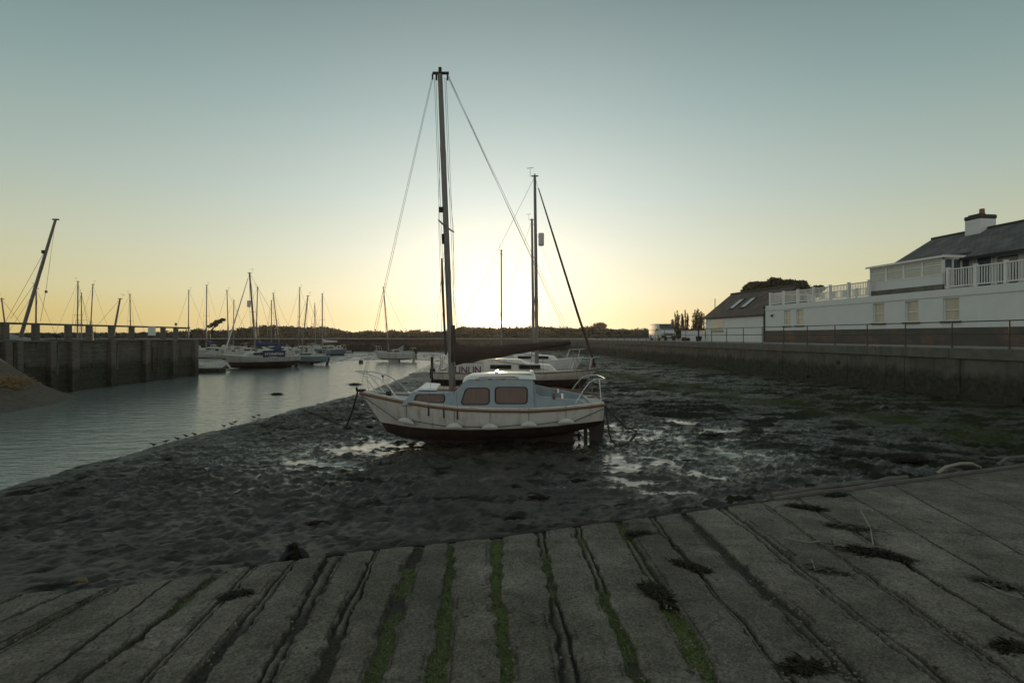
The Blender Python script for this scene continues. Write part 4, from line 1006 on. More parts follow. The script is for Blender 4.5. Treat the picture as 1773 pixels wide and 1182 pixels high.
def leanx(ub, ut, Y): return ((ut - ub) / F * Y, 0)

# boat with the lettered dodger, behind the near boat: bow to the right
Yd = 25.0
t, g = yacht('white yacht with maroon lettering on its dodger, lying behind the nearest boat', at(930, Yd), .02, R(-3), 7.7, zat(306, Yd), leanx(930, 926, Yd), M_offw, M_anti, None, furl=M_sail, mastr=.085, fore=.37, group='yachts behind the nearest boat', beam=2.5, fb=.54, zk=.30, zb=.86, radar=.67, windows=2, keel='fin', wr=.007, sprayhood=None)
cx = (808 - 930) / F * (Yd - 1) - .06
dz = zat(641, Yd - 1.1)
dg = MB().box((cx - .8, -1.06, g['zd'] - .05), (cx + .8, -1.03, dz + .3)).build('dodger', M_whites, t)
text_part('lettering', 'DUNLIN', .46, M_letter, dg, Matrix.Translation((cx - .04, -1.075, dz - .17)) @ Matrix.Rotation(R(90), 4, 'X'), width=1.5)
MB().tube([(g['x0'] - .1, -.5, .2), (g['x0'] - .12, -.5, 1.9)], .07, 8).box((g['x0'] - .2, -.62, .9), (g['x0'] + .02, -.38, 1.35)).build('outboard_motor', M_rub, t)
# second boat further back
Ye = 37.0
yacht('white sloop with two small square cabin windows, bow showing right of the lettered boat', at(924, Ye), .05, R(-4), 7.0, zat(381, Ye), leanx(924, 921, Ye), M_white, M_antib, None, mastr=.10, group='yachts behind the nearest boat', fore=.50, fb=1.15, beam=2.5, windows=2, wr=.007)
Yf = 50.0
yacht('small white sloop farthest of the three behind the nearest boat, nearest to the setting sun', at(868, Yf), .1, R(-6), 6.4, zat(434, Yf), (0, 0), M_white, M_antib, None, mastr=.085, fore=.42, group='yachts behind the nearest boat', fb=.95, wr=.01, spreader=False)

# the cluster across the creek
Y = 48
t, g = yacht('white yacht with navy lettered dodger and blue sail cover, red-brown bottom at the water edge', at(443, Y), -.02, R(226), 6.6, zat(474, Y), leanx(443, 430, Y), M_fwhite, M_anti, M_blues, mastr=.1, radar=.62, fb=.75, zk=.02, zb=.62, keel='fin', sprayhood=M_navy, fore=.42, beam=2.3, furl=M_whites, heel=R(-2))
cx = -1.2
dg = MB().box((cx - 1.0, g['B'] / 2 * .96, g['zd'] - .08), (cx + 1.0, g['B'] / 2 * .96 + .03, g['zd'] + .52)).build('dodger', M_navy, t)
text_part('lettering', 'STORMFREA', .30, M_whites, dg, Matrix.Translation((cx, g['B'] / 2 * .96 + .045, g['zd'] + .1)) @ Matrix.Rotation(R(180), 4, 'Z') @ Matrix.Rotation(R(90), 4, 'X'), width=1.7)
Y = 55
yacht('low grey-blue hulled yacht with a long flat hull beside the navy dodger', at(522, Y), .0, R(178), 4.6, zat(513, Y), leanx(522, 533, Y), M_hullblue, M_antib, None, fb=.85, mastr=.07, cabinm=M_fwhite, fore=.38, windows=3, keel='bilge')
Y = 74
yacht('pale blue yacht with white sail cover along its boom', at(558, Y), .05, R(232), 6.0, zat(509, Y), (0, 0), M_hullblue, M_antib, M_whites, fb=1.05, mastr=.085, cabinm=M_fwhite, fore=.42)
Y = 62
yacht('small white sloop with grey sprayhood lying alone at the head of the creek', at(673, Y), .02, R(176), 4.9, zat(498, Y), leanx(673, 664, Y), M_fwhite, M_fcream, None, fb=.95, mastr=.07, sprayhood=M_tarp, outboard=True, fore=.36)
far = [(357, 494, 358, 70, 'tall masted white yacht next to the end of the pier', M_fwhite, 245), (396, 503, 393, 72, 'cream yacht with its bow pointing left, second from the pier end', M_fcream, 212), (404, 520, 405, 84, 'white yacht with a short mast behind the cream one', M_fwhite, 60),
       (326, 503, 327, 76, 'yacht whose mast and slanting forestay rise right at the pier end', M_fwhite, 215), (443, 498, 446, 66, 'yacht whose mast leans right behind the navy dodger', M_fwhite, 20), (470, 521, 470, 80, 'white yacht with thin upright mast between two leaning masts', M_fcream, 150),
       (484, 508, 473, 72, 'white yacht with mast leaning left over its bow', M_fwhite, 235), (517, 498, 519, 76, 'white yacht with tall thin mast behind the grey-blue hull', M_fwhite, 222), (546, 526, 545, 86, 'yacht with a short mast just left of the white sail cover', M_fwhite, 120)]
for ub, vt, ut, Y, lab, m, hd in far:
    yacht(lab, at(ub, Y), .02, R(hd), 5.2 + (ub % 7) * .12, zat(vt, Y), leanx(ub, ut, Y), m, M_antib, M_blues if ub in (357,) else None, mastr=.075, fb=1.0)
def motor_boat(label, u, Y, hd, Ln, m):
    x, y = at(u, Y); t = empty('motor_boat', (x, y, .02), R(hd), label, 'motor boat', 'small boats among the far yachts')
    stt = [(-Ln / 2, Ln * .17, .62, .2, .05, Ln * .15), (-Ln * .2, Ln * .19, .62, .2, .02, Ln * .17), (Ln * .15, Ln * .18, .68, .22, .02, Ln * .14), (Ln * .38, Ln * .10, .78, .26, .08, Ln * .05), (Ln / 2, .02, .86, .3, .16, .01)]
    hull_parts(stt, t, m, M_antib, M_deck, 4, 5)
    c = MB(); c.prism([(-Ln * .12, .55), (Ln * .30, .62), (Ln * .22, .95), (Ln * .10, 1.0), (Ln * .02, 1.38), (-Ln * .12, 1.40)], -Ln * .13, Ln * .13); co_ = c.build('cuddy', M_fwhite, t, bevel=.05)
    for sg in (-1, 1): MB().box((-Ln * .09, min(sg * Ln * .13, sg * (Ln * .13 + .012)), 1.05), (0, max(sg * Ln * .13, sg * (Ln * .13 + .012)), 1.30)).build('window', M_glassd, co_)
    ob = MB(); ob.box((-Ln / 2 - .34, -.16, .45), (-Ln / 2 - .06, .16, .98)); ob.box((-Ln / 2 - .26, -.06, -.05), (-Ln / 2 - .14, .06, .46)); ob.build('outboard_motor', M_rub, t, bevel=.04)
motor_boat('small white motor boat between the pier end and the cream yacht', 374, 66, 200, 4.2, M_fwhite)
motor_boat('small cream motor boat directly beyond the bow of the navy dodger yacht', 408, 62, 165, 4.0, M_fcream)
motor_boat('small motor boat in the gap behind the stern of the navy dodger yacht', 497, 68, 215, 4.4, M_fwhite)
motor_boat('small blue-grey motor boat beyond the low grey-blue yacht', 535, 70, 150, 4.2, M_hullblue)
motor_boat('small white motor boat at the right end of the far cluster', 584, 82, 190, 4.3, M_fwhite)
beh = [(134, 488, 135, 58, 'yacht behind the pier with the tallest of the paired masts', M_fwhite, 80), (141, 508, 141, 68, 'yacht behind the pier with the shorter of the paired masts', M_fwhite, 100), (155, 493, 161, 60, 'yacht behind the pier with mast tilting right beside the paired masts', M_fwhite, 175),
       (227, 510, 225, 66, 'yacht behind the pier with a lone thin mast left of the notice board', M_fcream, 10), (16, 518, 3, 44, 'yacht behind the pier with mast tilting left at the picture edge', M_fwhite, 30), (62, 500, 63, 40, 'yacht behind the pier with dark upright mast beside the leaning spar', M_fwhite, 85)]
for ub, vt, ut, Y, lab, m, hd in beh:
    yacht(lab, at(ub, Y), .05, R(hd), 5.8, zat(vt, Y), leanx(ub, ut, Y), m, M_antib, None, mastr=.07, group='yachts behind the pier', spreader=(ub not in (155, 62, 16)))
Y = 46
yacht('gaff boat behind the pier with short dark mast raked right and a long forestay', at(190, Y), .05, R(190), 6.2, zat(518, Y), leanx(190, 208, Y), M_hullblue, M_antib, None, mastr=.1, group='yachts behind the pier', spreader=False, backst=False, fore=.5)
Y = 36
yacht('white hulled boat lying close behind the pier planks without a mast rig on view', at(160, Y), .55, R(182), 5.0, zat(575, Y), (0, 0), M_fwhite, M_antib, None, mastr=.05, group='yachts behind the pier', spreader=False, backst=False, fb=1.2, pulpit=False)
# covered boat with the thick leaning mast behind the pier
Y = 27.5
cb = empty('covered_boat', (-25.9, 25.6, 0), 0, 'boat under a grey tarpaulin with a thick leaning mast behind the pier', 'boat', 'yachts behind the pier')
stt = [(s[1] * 0 + s[0], s[1], s[2], s[3], s[4], s[5]) for s in [(-3.4, .7, 2.5, 1.9, 1.5, .6), (-1.5, 1.0, 2.45, 1.85, 1.3, .9), (.5, 1.1, 2.45, 1.85, 1.25, .95), (2, .8, 2.55, 1.9, 1.3, .6), (3.2, .05, 2.7, 2.0, 1.5, .02)]]
ho = empty('hull_group', (0, 0, 0)); bpy.data.objects.remove(ho)
hb_ = MB()
tp = MB(); secs = []
for i in range(14):
    t_ = i / 13; y = -4.5 + 9.4 * t_; rz_ = 3.05 + .28 * math.sin(t_ * 5.5 + .4) + .16 * math.sin(t_ * 13) - .45 * max(0, (t_ - .75) / .25)
    secs.append([(-1.15, y, 2.35), (-1.0, y, 2.7 + .05 * math.sin(i * 2.3)), (-.5, y, rz_ - .12), (0, y, rz_), (.5, y, rz_ - .14 + .03 * math.sin(i * 1.7)), (1.0, y, 2.68 + .06 * math.sin(i * 2.9)), (1.12, y, 2.3)])
tp.loft(secs); tp.build('tarpaulin', M_tarp, cb, smooth=True)
hb_.loft([[(0.0, 4.8 if s > 0 else -4.4, 2.4) if abs(q) < .01 else (q * (1.0 if abs(s) < 3 else .75), s, z) for q, z in ((-1.1, 2.45), (-.9, 1.6), (-.3, .6), (.3, .6), (.9, 1.6), (1.1, 2.45))] for s in (-4.3, -2, 0, 2, 4.0)]); hb_.build('hull', M_white, cb, smooth=True)
base = PD(42, 562, 26.0) - Vector((-25.9, 25.6, 0)); top = PD(96.5, 380, 26.0) - Vector((-25.9, 25.6, 0))
m_ = MB().tube([base - (top - base) * .12, base, base.lerp(top, .5), top], [.085, .082, .078, .06], 10).build('mast', M_alu, cb, smooth=True)
MB().cbox(top, (.3, .08, .06)).build('masthead_fitting', M_rub, m_)
MB().cbox(base.lerp(top, .69) + Vector((-.06, -.08, 0)), (.12, .1, .16)).build('cleat', M_rub, m_)
rr = MB()
for a_, b_ in ((top, PD(80, 500, 26.5)), (PD(80, 500, 26.5), PD(70, 556, 27)), (PD(77, 435, 26), PD(10, 556, 27)), (PD(66, 482, 26), PD(18, 552, 27))): 
    q = [Vector(x) - (Vector((-25.9, 25.6, 0)) if x is not top else Vector((0, 0, 0))) for x in (a_, b_)]
    rr.tube(q, .009, 4)
rr.tube([PD(80, 503, 26.5) - Vector((-25.9, 25.6, 0)), PD(80, 507, 26.5) - Vector((-25.9, 25.6, 0))], .06, 6)
rr.build('rigging', M_wire, cb)

# ------------------------------------------------------------------ floats, weed heaps and birds
def weed_heap(name, label, c, r, seed, m=M_weed, n=260, cat='seaweed', group=None, ln=.14, ang=0.0, core=.8):
    """heap of flat, bent, tangled strands; r = half sizes, long axis turned by ang"""
    rg = random.Random(seed); b = MB(); ca, sa = math.cos(ang), math.sin(ang)
    b.blob((0, 0, 0), (r[0] * .75 * core, r[1] * .75 * core, r[2] * core), seed, 14, 8, .3)
    lobes = [(rg.uniform(-.6, .6), rg.uniform(-.5, .5), rg.uniform(.3, .6)) for _ in range(7)]
    for k in range(int(n * 1.6)):
        lx, ly, lr = lobes[k % 7]; x = (lx + rg.gauss(0, lr * .55)) * r[0]; y = (ly + rg.gauss(0, lr * .6)) * r[1]
        q = min(1, (x / r[0]) ** 2 + (y / r[1]) ** 2); z = r[2] * (1 - q) * rg.uniform(.3, 1.1) + .004
        h = rg.gauss(0, .7) + (math.pi if rg.random() < .5 else 0); p = Vector((x, y, z)); w = ln * rg.uniform(.05, .11); pts = []
        for s_ in range(4):
            pts.append(p.copy()); h += rg.gauss(0, .5); p = p + Vector((math.cos(h), math.sin(h), 0)) * ln * .34 * rg.uniform(.6, 1.2); p.z = max(.003, p.z + rg.gauss(-.004, .007))
        vs = []
        for s_, p in enumerate(pts):
            ww = w * (1, 1.1, .9, .3)[s_]; e = Vector((-math.sin(h), math.cos(h), rg.uniform(-.5, .5))) * ww; vs += [p - e, p + e]
        b.add(vs, [(0, 1, 3, 2), (2, 3, 5, 4), (4, 5, 7, 6)])
    b.v = [(x * ca - y * sa, x * sa + y * ca, z) for x, y, z in b.v]
    return tag(b.build(name, m, loc=c), label, cat, group)
p = P(480, 683, WZ); weed_heap('weedy_rock', 'low weed covered rock standing alone in the creek', p, (.42, .3, .1), 1, cat='rock', ln=.1)
p = P(614, 666, WZ); weed_heap('weedy_rock', 'weed covered rock in the water just left of the pulpit of the nearest boat', p, (.5, .35, .12), 2, cat='rock', ln=.1)
p = P(391, 640, WZ); tag(MB().blob(p + Vector((0, 0, .12)), (.25, .25, .25), 3, 12, 8, 0).tube([p + Vector((0, 0, .35)), p + Vector((0, 0, .45))], .04, 6).build('mooring_buoy', M_rub, smooth=True), 'round dark buoy floating beyond the end of the pier', 'buoy')
p = P(625, 628.5, WZ); tag(MB().tube([p + Vector((-.2, 0, .12)), p + Vector((.2, 0, .12))], .2, 10).tube([p + Vector((0, 0, .3)), p + Vector((0, 0, .5))], .03, 6).build('mooring_buoy', M_antib, smooth=True), 'small drum buoy floating in the middle of the creek head', 'buoy')
pt = empty('pontoon', P(355, 645, WZ), R(4), 'low dark floating pontoon beside the end of the pier', 'pontoon')
MB().box((-1.6, -.6, -.2), (1.4, .6, .32)).build('float', M_plankwet, pt, bevel=.05); MB().box((-1.65, -.65, .32), (1.45, .65, .40)).build('deck_boards', M_oldwood, pt)
def bird(label, loc, rz, s=1.0, group='small waders at the water edge'):
    t = empty('wading_bird', loc, rz, label, 'bird', group)
    b = MB(); n = 8; secs = []
    for x, z, r in ((-.13, .10, .006), (-.07, .105, .03), (0, .11, .048), (.05, .125, .04), (.085, .15, .024), (.11, .165, .026), (.135, .163, .014), (.19, .15, .003)): secs.append([(x * s, r * s * math.cos(2 * math.pi * k / n), z * s + r * s * math.sin(2 * math.pi * k / n)) for k in range(n)])
    b.loft(secs)
    for y in (-.015, .015): b.tube([(0, y * s, .08 * s), (-.01 * s, y * s, .04 * s), (.005 * s, y * s, -.01)], .005 * s, 5)
    b.build('body', M_bird, t, smooth=True)
    wg = MB()
    for sg in (-1, 1): wg.add([(.05 * s, sg * .046 * s, .13 * s), (-.02 * s, sg * .055 * s, .135 * s), (-.14 * s, sg * .02 * s, .095 * s), (-.03 * s, sg * .052 * s, .09 * s)], [(0, 1, 2, 3)])
    wg.build('wing', M_bird, t)
    return t
bl = [(266, 775, 200, 'wading bird farthest left in the row at the water edge'), (287, 770, 20, 'wading bird second from the left in the row at the water edge'), (307, 765, 190, 'wading bird third from the left, between two others close together'), (322, 760, 170, 'wading bird fourth from the left in the row at the water edge'), (337, 757, 185, 'wading bird at the right end of the group of five'),
      (388, 741, 250, 'lone wading bird left of a close pair'), (401, 737.5, 190, 'left bird of the close pair at the water edge'), (407, 734, 10, 'right bird of the close pair at the water edge'), (439, 725, 200, 'wading bird farthest right along the water edge'), (448, 722, 240, 'wading bird just beyond the rightmost one near the mooring chain')]
for u, v, a, lab in bl:
    p = P(u, v, WZ); bird(lab, (p.x, p.y, max(mudz(p.x, p.y), WZ) + .005), R(a), .62)
p = P(663, 655, WZ); bird('bird standing in the shallows seen through the pulpit of the nearest boat', (p.x, p.y, WZ - .02), R(260), 1.5)
bird('gull perched on the handrail of the pier near its end', (PX - .19, yp(309), PTOP + .95), R(120), 1.7, 'gulls on the pier')
bird('gull perched on the planks in the middle of the pier', (PX - .5, yp(113), PTOP + .07), R(200), 2.0, 'gulls on the pier')
# weed on the mud
mw = [(1005, 838, .34, .2, .05, 'dark weed patch on the mud below the puddle'), (550, 913, .2, .13, .05, 'dark weed patch left, above the slipway edge'), (545, 803, .13, .1, .03, 'small weed patch on shining mud left of the boat'), (650, 830, .1, .08, .03, 'small weed scrap on the mud below the bow'),
      (1080, 884, .17, .07, .04, 'weed patch lying just above the slipway edge'), (1045, 886, .14, .06, .04, 'weed tuft beside another at the slipway edge'), (890, 912, .13, .06, .04, 'weed tuft at the slipway edge below the boat'), (1480, 797, .7, .25, .05, 'long dark weed drift on the right-hand mud'), (1580, 808, .6, .2, .05, 'second long weed drift right, close to the slipway edge'),
      (1330, 760, .5, .22, .04, 'broad weed patch right of the shining mud'), (1235, 757, .3, .14, .03, 'weed patch between shining mud and the broad weed patch'), (640, 742, .12, .1, .04, 'weed scrap beneath the bow chain'), (1190, 800, .2, .1, .03, 'weed scrap right of the pale puddle'), (1010, 800, .2, .12, .03, 'weed scrap under the stern of the nearest boat'), (930, 870, .16, .09, .03, 'weed scrap midway between boat and slipway'), (430, 812, .16, .1, .03, 'weed scrap on the left mud near the creek')]
for i, (u, v, rx_, ry_, rz_, lab) in enumerate(mw):
    p = P(u, v, .03); p.z = mudz(p.x, p.y); weed_heap('seaweed_patch', lab, p, (rx_, ry_, rz_), 40 + i, n=int(120 + 500 * rx_), group='seaweed patches on the mud', ln=.09)
# weed on the slipway
sw_ = [(1105, 925, .12, .07, .03, M_weed, 'weed tuft at the head of a plank gap'), (1400, 880, .4, .10, .04, M_weed, 'long weed strand heap near the slipway edge on the right'), (1480, 915, .35, .14, .05, M_oweed, 'olive weed heap lying beneath a bent twig'), (1530, 962, .42, .14, .05, M_weed, 'large brown weed heap among twigs on the right planks'), (1205, 985, .22, .035, .025, M_weed, 'thin weed strand across a plank in the middle'),
       (1440, 990, .25, .06, .03, M_oweed, 'green weed strand with pale stalks'), (1395, 1155, .13, .06, .03, M_weed, 'small dark weed scrap low on the slipway'), (1755, 1122, .1, .05, .03, M_weed, 'small weed scrap at the right border'), (410, 1030, .09, .04, .02, M_weed, 'small weed scrap on the left planks'), (1740, 1015, .22, .08, .03, M_oweed, 'olive weed wisp with straws at the right'), (1140, 1030, .26, .06, .03, M_weed, 'dark weed choking a plank gap in the middle'), (1450, 858, .2, .06, .03, M_weed, 'dark weed lump against the edge kerb')]
SWA = {1: -.55, 2: -.6, 3: -.7, 4: -.8, 5: -.7, 9: -.8, 10: 1.9, 0: .2}
for i, (u, v, rx_, ry_, rz_, m_, lab) in enumerate(sw_):
    p = SP(u, v); weed_heap('seaweed_scrap', lab, p, (rx_, ry_, rz_ * .7), 80 + i, m_, n=int(70 + 520 * rx_), group='seaweed on the slipway', ln=.13, ang=SWA.get(i, .3), core=.45)
# green weed growing in the gaps: countless blades
gb = MB(); rg = random.Random(21); nb_ = 0
idx = np.argwhere((GRN[1:] > .35))
rr_ = np.random.RandomState(2); sel = rr_.permutation(len(idx))[:18000]
VS = []; FS = []
for q, (j, i) in enumerate(idx[sel]):
    x, y, z = CXs[j + 1, i], CYs[j + 1, i], Z[j + 1, i]; a = rr_.uniform(0, 6.28); l = rr_.uniform(.015, .05); h_ = rr_.uniform(.006, .024)
    x += rr_.uniform(-.012, .012)
    dx, dy = math.cos(a) * l, math.sin(a) * l; wx, wy = -dy * .16, dx * .16; k = len(VS)
    VS += [(x - wx, y - wy, z), (x + wx, y + wy, z), (x + dx, y + dy, z + h_)]; FS.append((k, k + 1, k + 2))
tag(np_mesh('gap_weed', np.array(VS), np.array(FS), M_gweed), 'green weed growing in the gaps between the planks', kind='stuff')
# twigs
tw = [([(1490, 900), (1507, 915), (1512, 945)], 'pale bent twig standing over weed on the right planks', .008, .12), ([(1355, 932), (1400, 941), (1420, 938)], 'dark twig lying across two planks', .008, .0), ([(1450, 933), (1530, 950), (1590, 970)], 'long thin straw lying across the weed heap', .006, .0), ([(1405, 975), (1412, 990), (1420, 985)], 'short forked pale stalk on green weed', .006, .03), ([(1700, 1010), (1740, 1030), (1770, 1037)], 'pale straw at the right border', .006, .0), ([(1640, 920), (1655, 930)], 'tiny yellow straw on a crack', .006, 0)]
for pxs, lab, r, lift in tw:
    pts = [SP(*q) for q in pxs]; pts = [p + Vector((0, 0, .015 + lift * (1 if i == 0 else 0))) for i, p in enumerate(pts)]
    tag(MB().tube(pts, r, 5).build('twig', M_twig, smooth=True), lab, 'twig', 'twigs and straws on the slipway')
# pebbles scattered on the slip: countless grit
VS = []; FS = []
cube = np.array([(-1, -1, -.6), (1, -1, -.6), (1, 1, -.6), (-1, 1, -.6), (-.6, -.6, .6), (.6, -.6, .6), (.6, .6, .6), (-.6, .6, .6)]); cf = [(4, 5, 6, 7), (0, 1, 5, 4), (1, 2, 6, 5), (2, 3, 7, 6), (3, 0, 4, 7)]
for k in range(1500):
    u = rr_.uniform(1100, 1773) if k % 3 else rr_.uniform(0, 1773); v = rr_.uniform(870, 1182)
    if v < np.interp(u, [e[0] for e in EDGE_PX], [e[1] for e in EDGE_PX]) + 6: continue
    p = SP(u, v); s = rr_.uniform(.004, .011); a = rr_.uniform(0, 6.28); ca, sa = math.cos(a), math.sin(a); b0 = len(VS)
    for c in cube: VS.append((p.x + s * (c[0] * ca - c[1] * sa), p.y + s * .8 * (c[0] * sa + c[1] * ca), p.z + s * .7 * c[2] + .004))
    FS += [tuple(i + b0 for i in f) for f in cf]
tag(np_mesh('grit', np.array(VS), np.array(FS), mat('pale_grit', (.2, .175, .135), .9, .5, 40)), 'pale grit and broken shell scattered over the slipway', kind='stuff')
# kerb timbers, rope and tyre along the slip edge
def on_edge(u, dz=.0, dy=.06): v = float(np.interp(u, [e[0] for e in EDGE_PX], [e[1] for e in EDGE_PX])); p = P(u, v, SLIPZ); return Vector((p.x, p.y + dy, p.z + dz))
tag(MB().tube([on_edge(u, .02 + .008 * math.sin(u * .05), .03) for u in range(1340, 1900, 40)], .045, 8).build('edge_pipe', M_oldwood, smooth=True), 'long pale round timber along the right end of the slipway edge', 'timber')
tag(MB().tube([on_edge(u, .03 + .012 * math.sin(u * .11), .2 + .03 * math.sin(u * .04)) for u in range(1345, 1590, 16)], [.05 + .012 * math.sin(k * 2.1) for k in range(16)], 8).build('sleeper_log', M_oldwood, smooth=True), 'rough dark log lying against the slipway edge, parallel to the pale timber', 'log')
tag(MB().tube([on_edge(u, -.02 + .02 * math.sin(u * .09), .06) for u in range(560, 1340, 20)], .03, 7).build('edge_rope', M_rope, smooth=True), 'dark heavy rope along the middle of the slipway edge', 'rope')
for us, lab in (((1640, 1655, 1680, 1700, 1715), 'pale loop of hose humped over the slipway edge'), ((1745, 1760, 1790, 1815), 'second pale hump of hose at the right border')):
    n = len(us); tag(MB().tube([on_edge(u, .02 + .13 * math.sin(math.pi * i / (n - 1)) ** .7, .22) for i, u in enumerate(us)], .03, 8).build('hose_loop', M_twig if n == 5 else M_oldwood, smooth=True), lab, 'hose')
p = P(502, 968, SLIPZ - .05); ty = empty('tyre', (p.x, p.y + .12, mudz(p.x, p.y + .12) + .03), R(14), 'dark half buried tyre standing in the mud at the slipway edge', 'tyre'); ty.rotation_euler = (R(-12), 0, R(14))
b = MB(); n = 28; secs = []
for i in range(n + 1):
    a = 2 * math.pi * i / n; secs.append([((.13 + .05 * math.cos(q)) * math.cos(a), .055 * math.sin(q), (.13 + .05 * math.cos(q)) * math.sin(a)) for q in [2 * math.pi * k / 10 for k in range(10)]])
b.loft(secs, caps=False); b.build('tread', M_rub, ty, smooth=True)
weed_heap('seaweed_scrap', 'dark weed filling the half buried tyre', Vector((p.x, p.y + .12, p.z)), (.13, .05, .15), 131, n=160, group='seaweed on the slipway', ln=.06)
p = SP(125, 1010); lp = MB(); lp.tube([p + Vector((-.04, .03, .0)), p + Vector((.03, .04, .02)), p + Vector((.1, .03, .025)), p + Vector((.17, 0, .01))], [.012, .022, .026, .008], 8)
tag(lp.build('float_scrap', mat('faded_yellow_plastic', (.17, .12, .035), .7, .5, 14), smooth=True), 'faded yellow plastic scrap half buried at the left slipway edge', 'debris')
tag(MB().tube([p + Vector((-.2, -.02, .0)), p + Vector((-.1, .0, .02)), p + Vector((.03, -.03, .02))], [.012, .03, .012], 8).build('float_scrap', M_rub, smooth=True), 'black rubber scrap in front of the yellow plastic one', 'debris')

# ------------------------------------------------------------------ buildings on the right promenade
ANG = math.atan(.14); CA, SA = math.cos(ANG), math.sin(ANG)
BX = 28.1
def fl(u, d=0.0):
    """distance along the facade (local y) for photo column u on the plane set back d"""
    k = (u - CU) / F; # world: X = BX + CA*d - SA*y ; Z = SA*d + CA*y
    return (BX + CA * d - k * SA * d) / (k * CA + SA)
def depth(y, d=0.0): return SA * d + CA * y
def hz(v, y, d=0.0): return zat(v, depth(y, d))
house_o = empty('harbour_house', (BX, 0, 0), ANG, 'long white rendered harbour house with brick foot, roof terrace and slate roof', 'house')
house_o.location = (BX, 0, 0)
yj = fl(1325); y0_ = 12.0
ZP = 5.5; ZB = 3.37
wins = [(1357.5, 1369), (1378, 1391), (1511.5, 1531), (1567, 1590), (1632.5, 1661)]
wl = []
for a, b_ in wins: ya, yb = fl(b_), fl(a); wl.append((ya, yb, 3.74, 5.0))
# front wall with real openings
wb = MB(); yk = y0_
for ya, yb, za, zb in sorted(wl):
    wb.box((0, yk, ZB), (.3, ya, 5.08)); wb.box((0, ya, ZB), (.3, yb, za)); wb.box((0, ya, zb), (.3, yb, 5.08)); yk = yb
wb.box((0, yk, ZB), (.3, yj, 5.08))
wb.box((.3, y0_, QZ), (9, y0_ + .3, ZP - .1)); wb.box((.3, yj - .3, QZ), (9, yj, ZP - .1))
wb.build('wall', M_render, house_o)
MB().box((.02, y0_, QZ - .1), (.3, yj, ZB)).build('brick_plinth', M_brick, house_o)
MB().box((-.05, y0_, 5.08), (.3, yj + .03, ZP)).build('parapet', M_render, house_o, bevel=.02)
MB().box((.3, y0_ + .3, ZP - .25), (9, yj - .3, ZP - .12)).build('terrace_deck', M_pave, house_o)
def sash(parent, ya, yb, za, zb, x=.10):
    f = MB(); w = .05
    f.box((x, ya, za), (x + .06, ya + w, zb)); f.box((x, yb - w, za), (x + .06, yb, zb)); f.box((x, ya + w, zb - w), (x + .06, yb - w, zb)); f.box((x, ya + w, za), (x + .06, yb - w, za + w)); zm = (za + zb) / 2 - .02; f.box((x - .012, ya + w, zm - .025), (x + .06, yb - w, zm + .025))
    o = f.build('window', M_trim, parent)
    MB().add([(x + .035, ya + w, za + w), (x + .035, yb - w, za + w), (x + .035, yb - w, zb - w), (x + .035, ya + w, zb - w)], [(3, 2, 1, 0)]).build('blind_reflection', M_blindreflg, o)
    MB().box((-.09, ya - .12, za - .10), (.1, yb + .12, za - .002)).build('sill', M_cowl, o, bevel=.01)
M_blindreflg = MATS['cream_blind_reflection'].copy(); M_blindreflg.name = 'glazed_blind_reflection'; M_blindreflg.node_tree.nodes['Principled BSDF'].inputs['Coat Weight'].default_value = 1.0; M_blindreflg.node_tree.nodes['Principled BSDF'].inputs['Coat Roughness'].default_value = .03
for q in wl: sash(house_o, *q)
yl_ = fl(1278); lm = MB(); lm.tube([(-.12, yl_ - .0, 4.55), (0, yl_, 4.62)], .03, 6); lm.blob((-.16, yl_, 4.5), (.09, .09, .1), 1, 10, 6, 0); 
MB().tube([(-.05, yj + .03, QZ), (-.05, yj + .03, 5.4)], .05, 8).box((-.13, yj - .1, 5.25), (.0, yj + .16, 5.5)).build('downpipe', M_rub, house_o)
yl2 = fl(1277 + 62); lm = MB().tube([(.0, yl2, 4.72), (-.12, yl2, 4.68)], .025, 6).blob((-.15, yl2, 4.62), (.09, .1, .11), 1, 10, 6, 0).build('wall_lamp', M_rub, house_o)
# balustrades: left stretch on the far part, right stretch in front of the terrace
def balustrade(parent, ya, yb, z0, ht, post_ys, x=.02, ret=None):
    p = MB(); rail = MB()
    for y in post_ys: MB().box((x - .06, y - .07, z0), (x + .08, y + .07, z0 + ht + .06)).box((x - .08, y - .09, z0 + ht + .06), (x + .10, y + .09, z0 + ht + .09)).build('baluster_post', M_trim, parent)
    rail.box((x - .025, ya, z0 + ht - .06), (x + .045, yb, z0 + ht)); rail.box((x - .02, ya, z0 + .08), (x + .04, yb, z0 + .14))
    y = ya + .12
    while y < yb: rail.box((x - .012, y - .016, z0 + .14), (x + .026, y + .016, z0 + ht - .06)); y += .135
    rail.build('balustrade', M_trim, parent)
yA, yB = fl(1507), fl(1332)
n = 6; balustrade(house_o, yA + .05, yB, ZP, 1.0, [yA + .12 + (yB - yA - .2) * k / n for k in range(n + 1)])
# the return of the far balustrade at the back of that terrace
rb = MB(); 
for zz in (ZP + .08, ZP + .94): rb.box((3.6, yA, zz), (3.66, yB, zz + .06))
y = yA
while y < yB: rb.box((3.6, y - .022, ZP + .1), (3.64, y + .022, ZP + .95)); y += .135
for k in range(5): y = yA + (yB - yA) * k / 4; rb.box((3.57, y - .07, ZP - .1), (3.7, y + .07, ZP + 1.06))
rb.box((.06, yB - .05, ZP + .94), (3.6, yB, ZP + 1.0))
rb.build('rear_balustrade', M_trim, house_o)
yC = fl(1634); pr_ = [fl(1641), fl(1688.5), fl(1741)]; dlt = pr_[1] - pr_[2]
balustrade(house_o, y0_ + .5, yC - .05, ZP + .02, 1.08, pr_ + [pr_[2] - dlt * k for k in (1, 2, 3, 4, 5)])
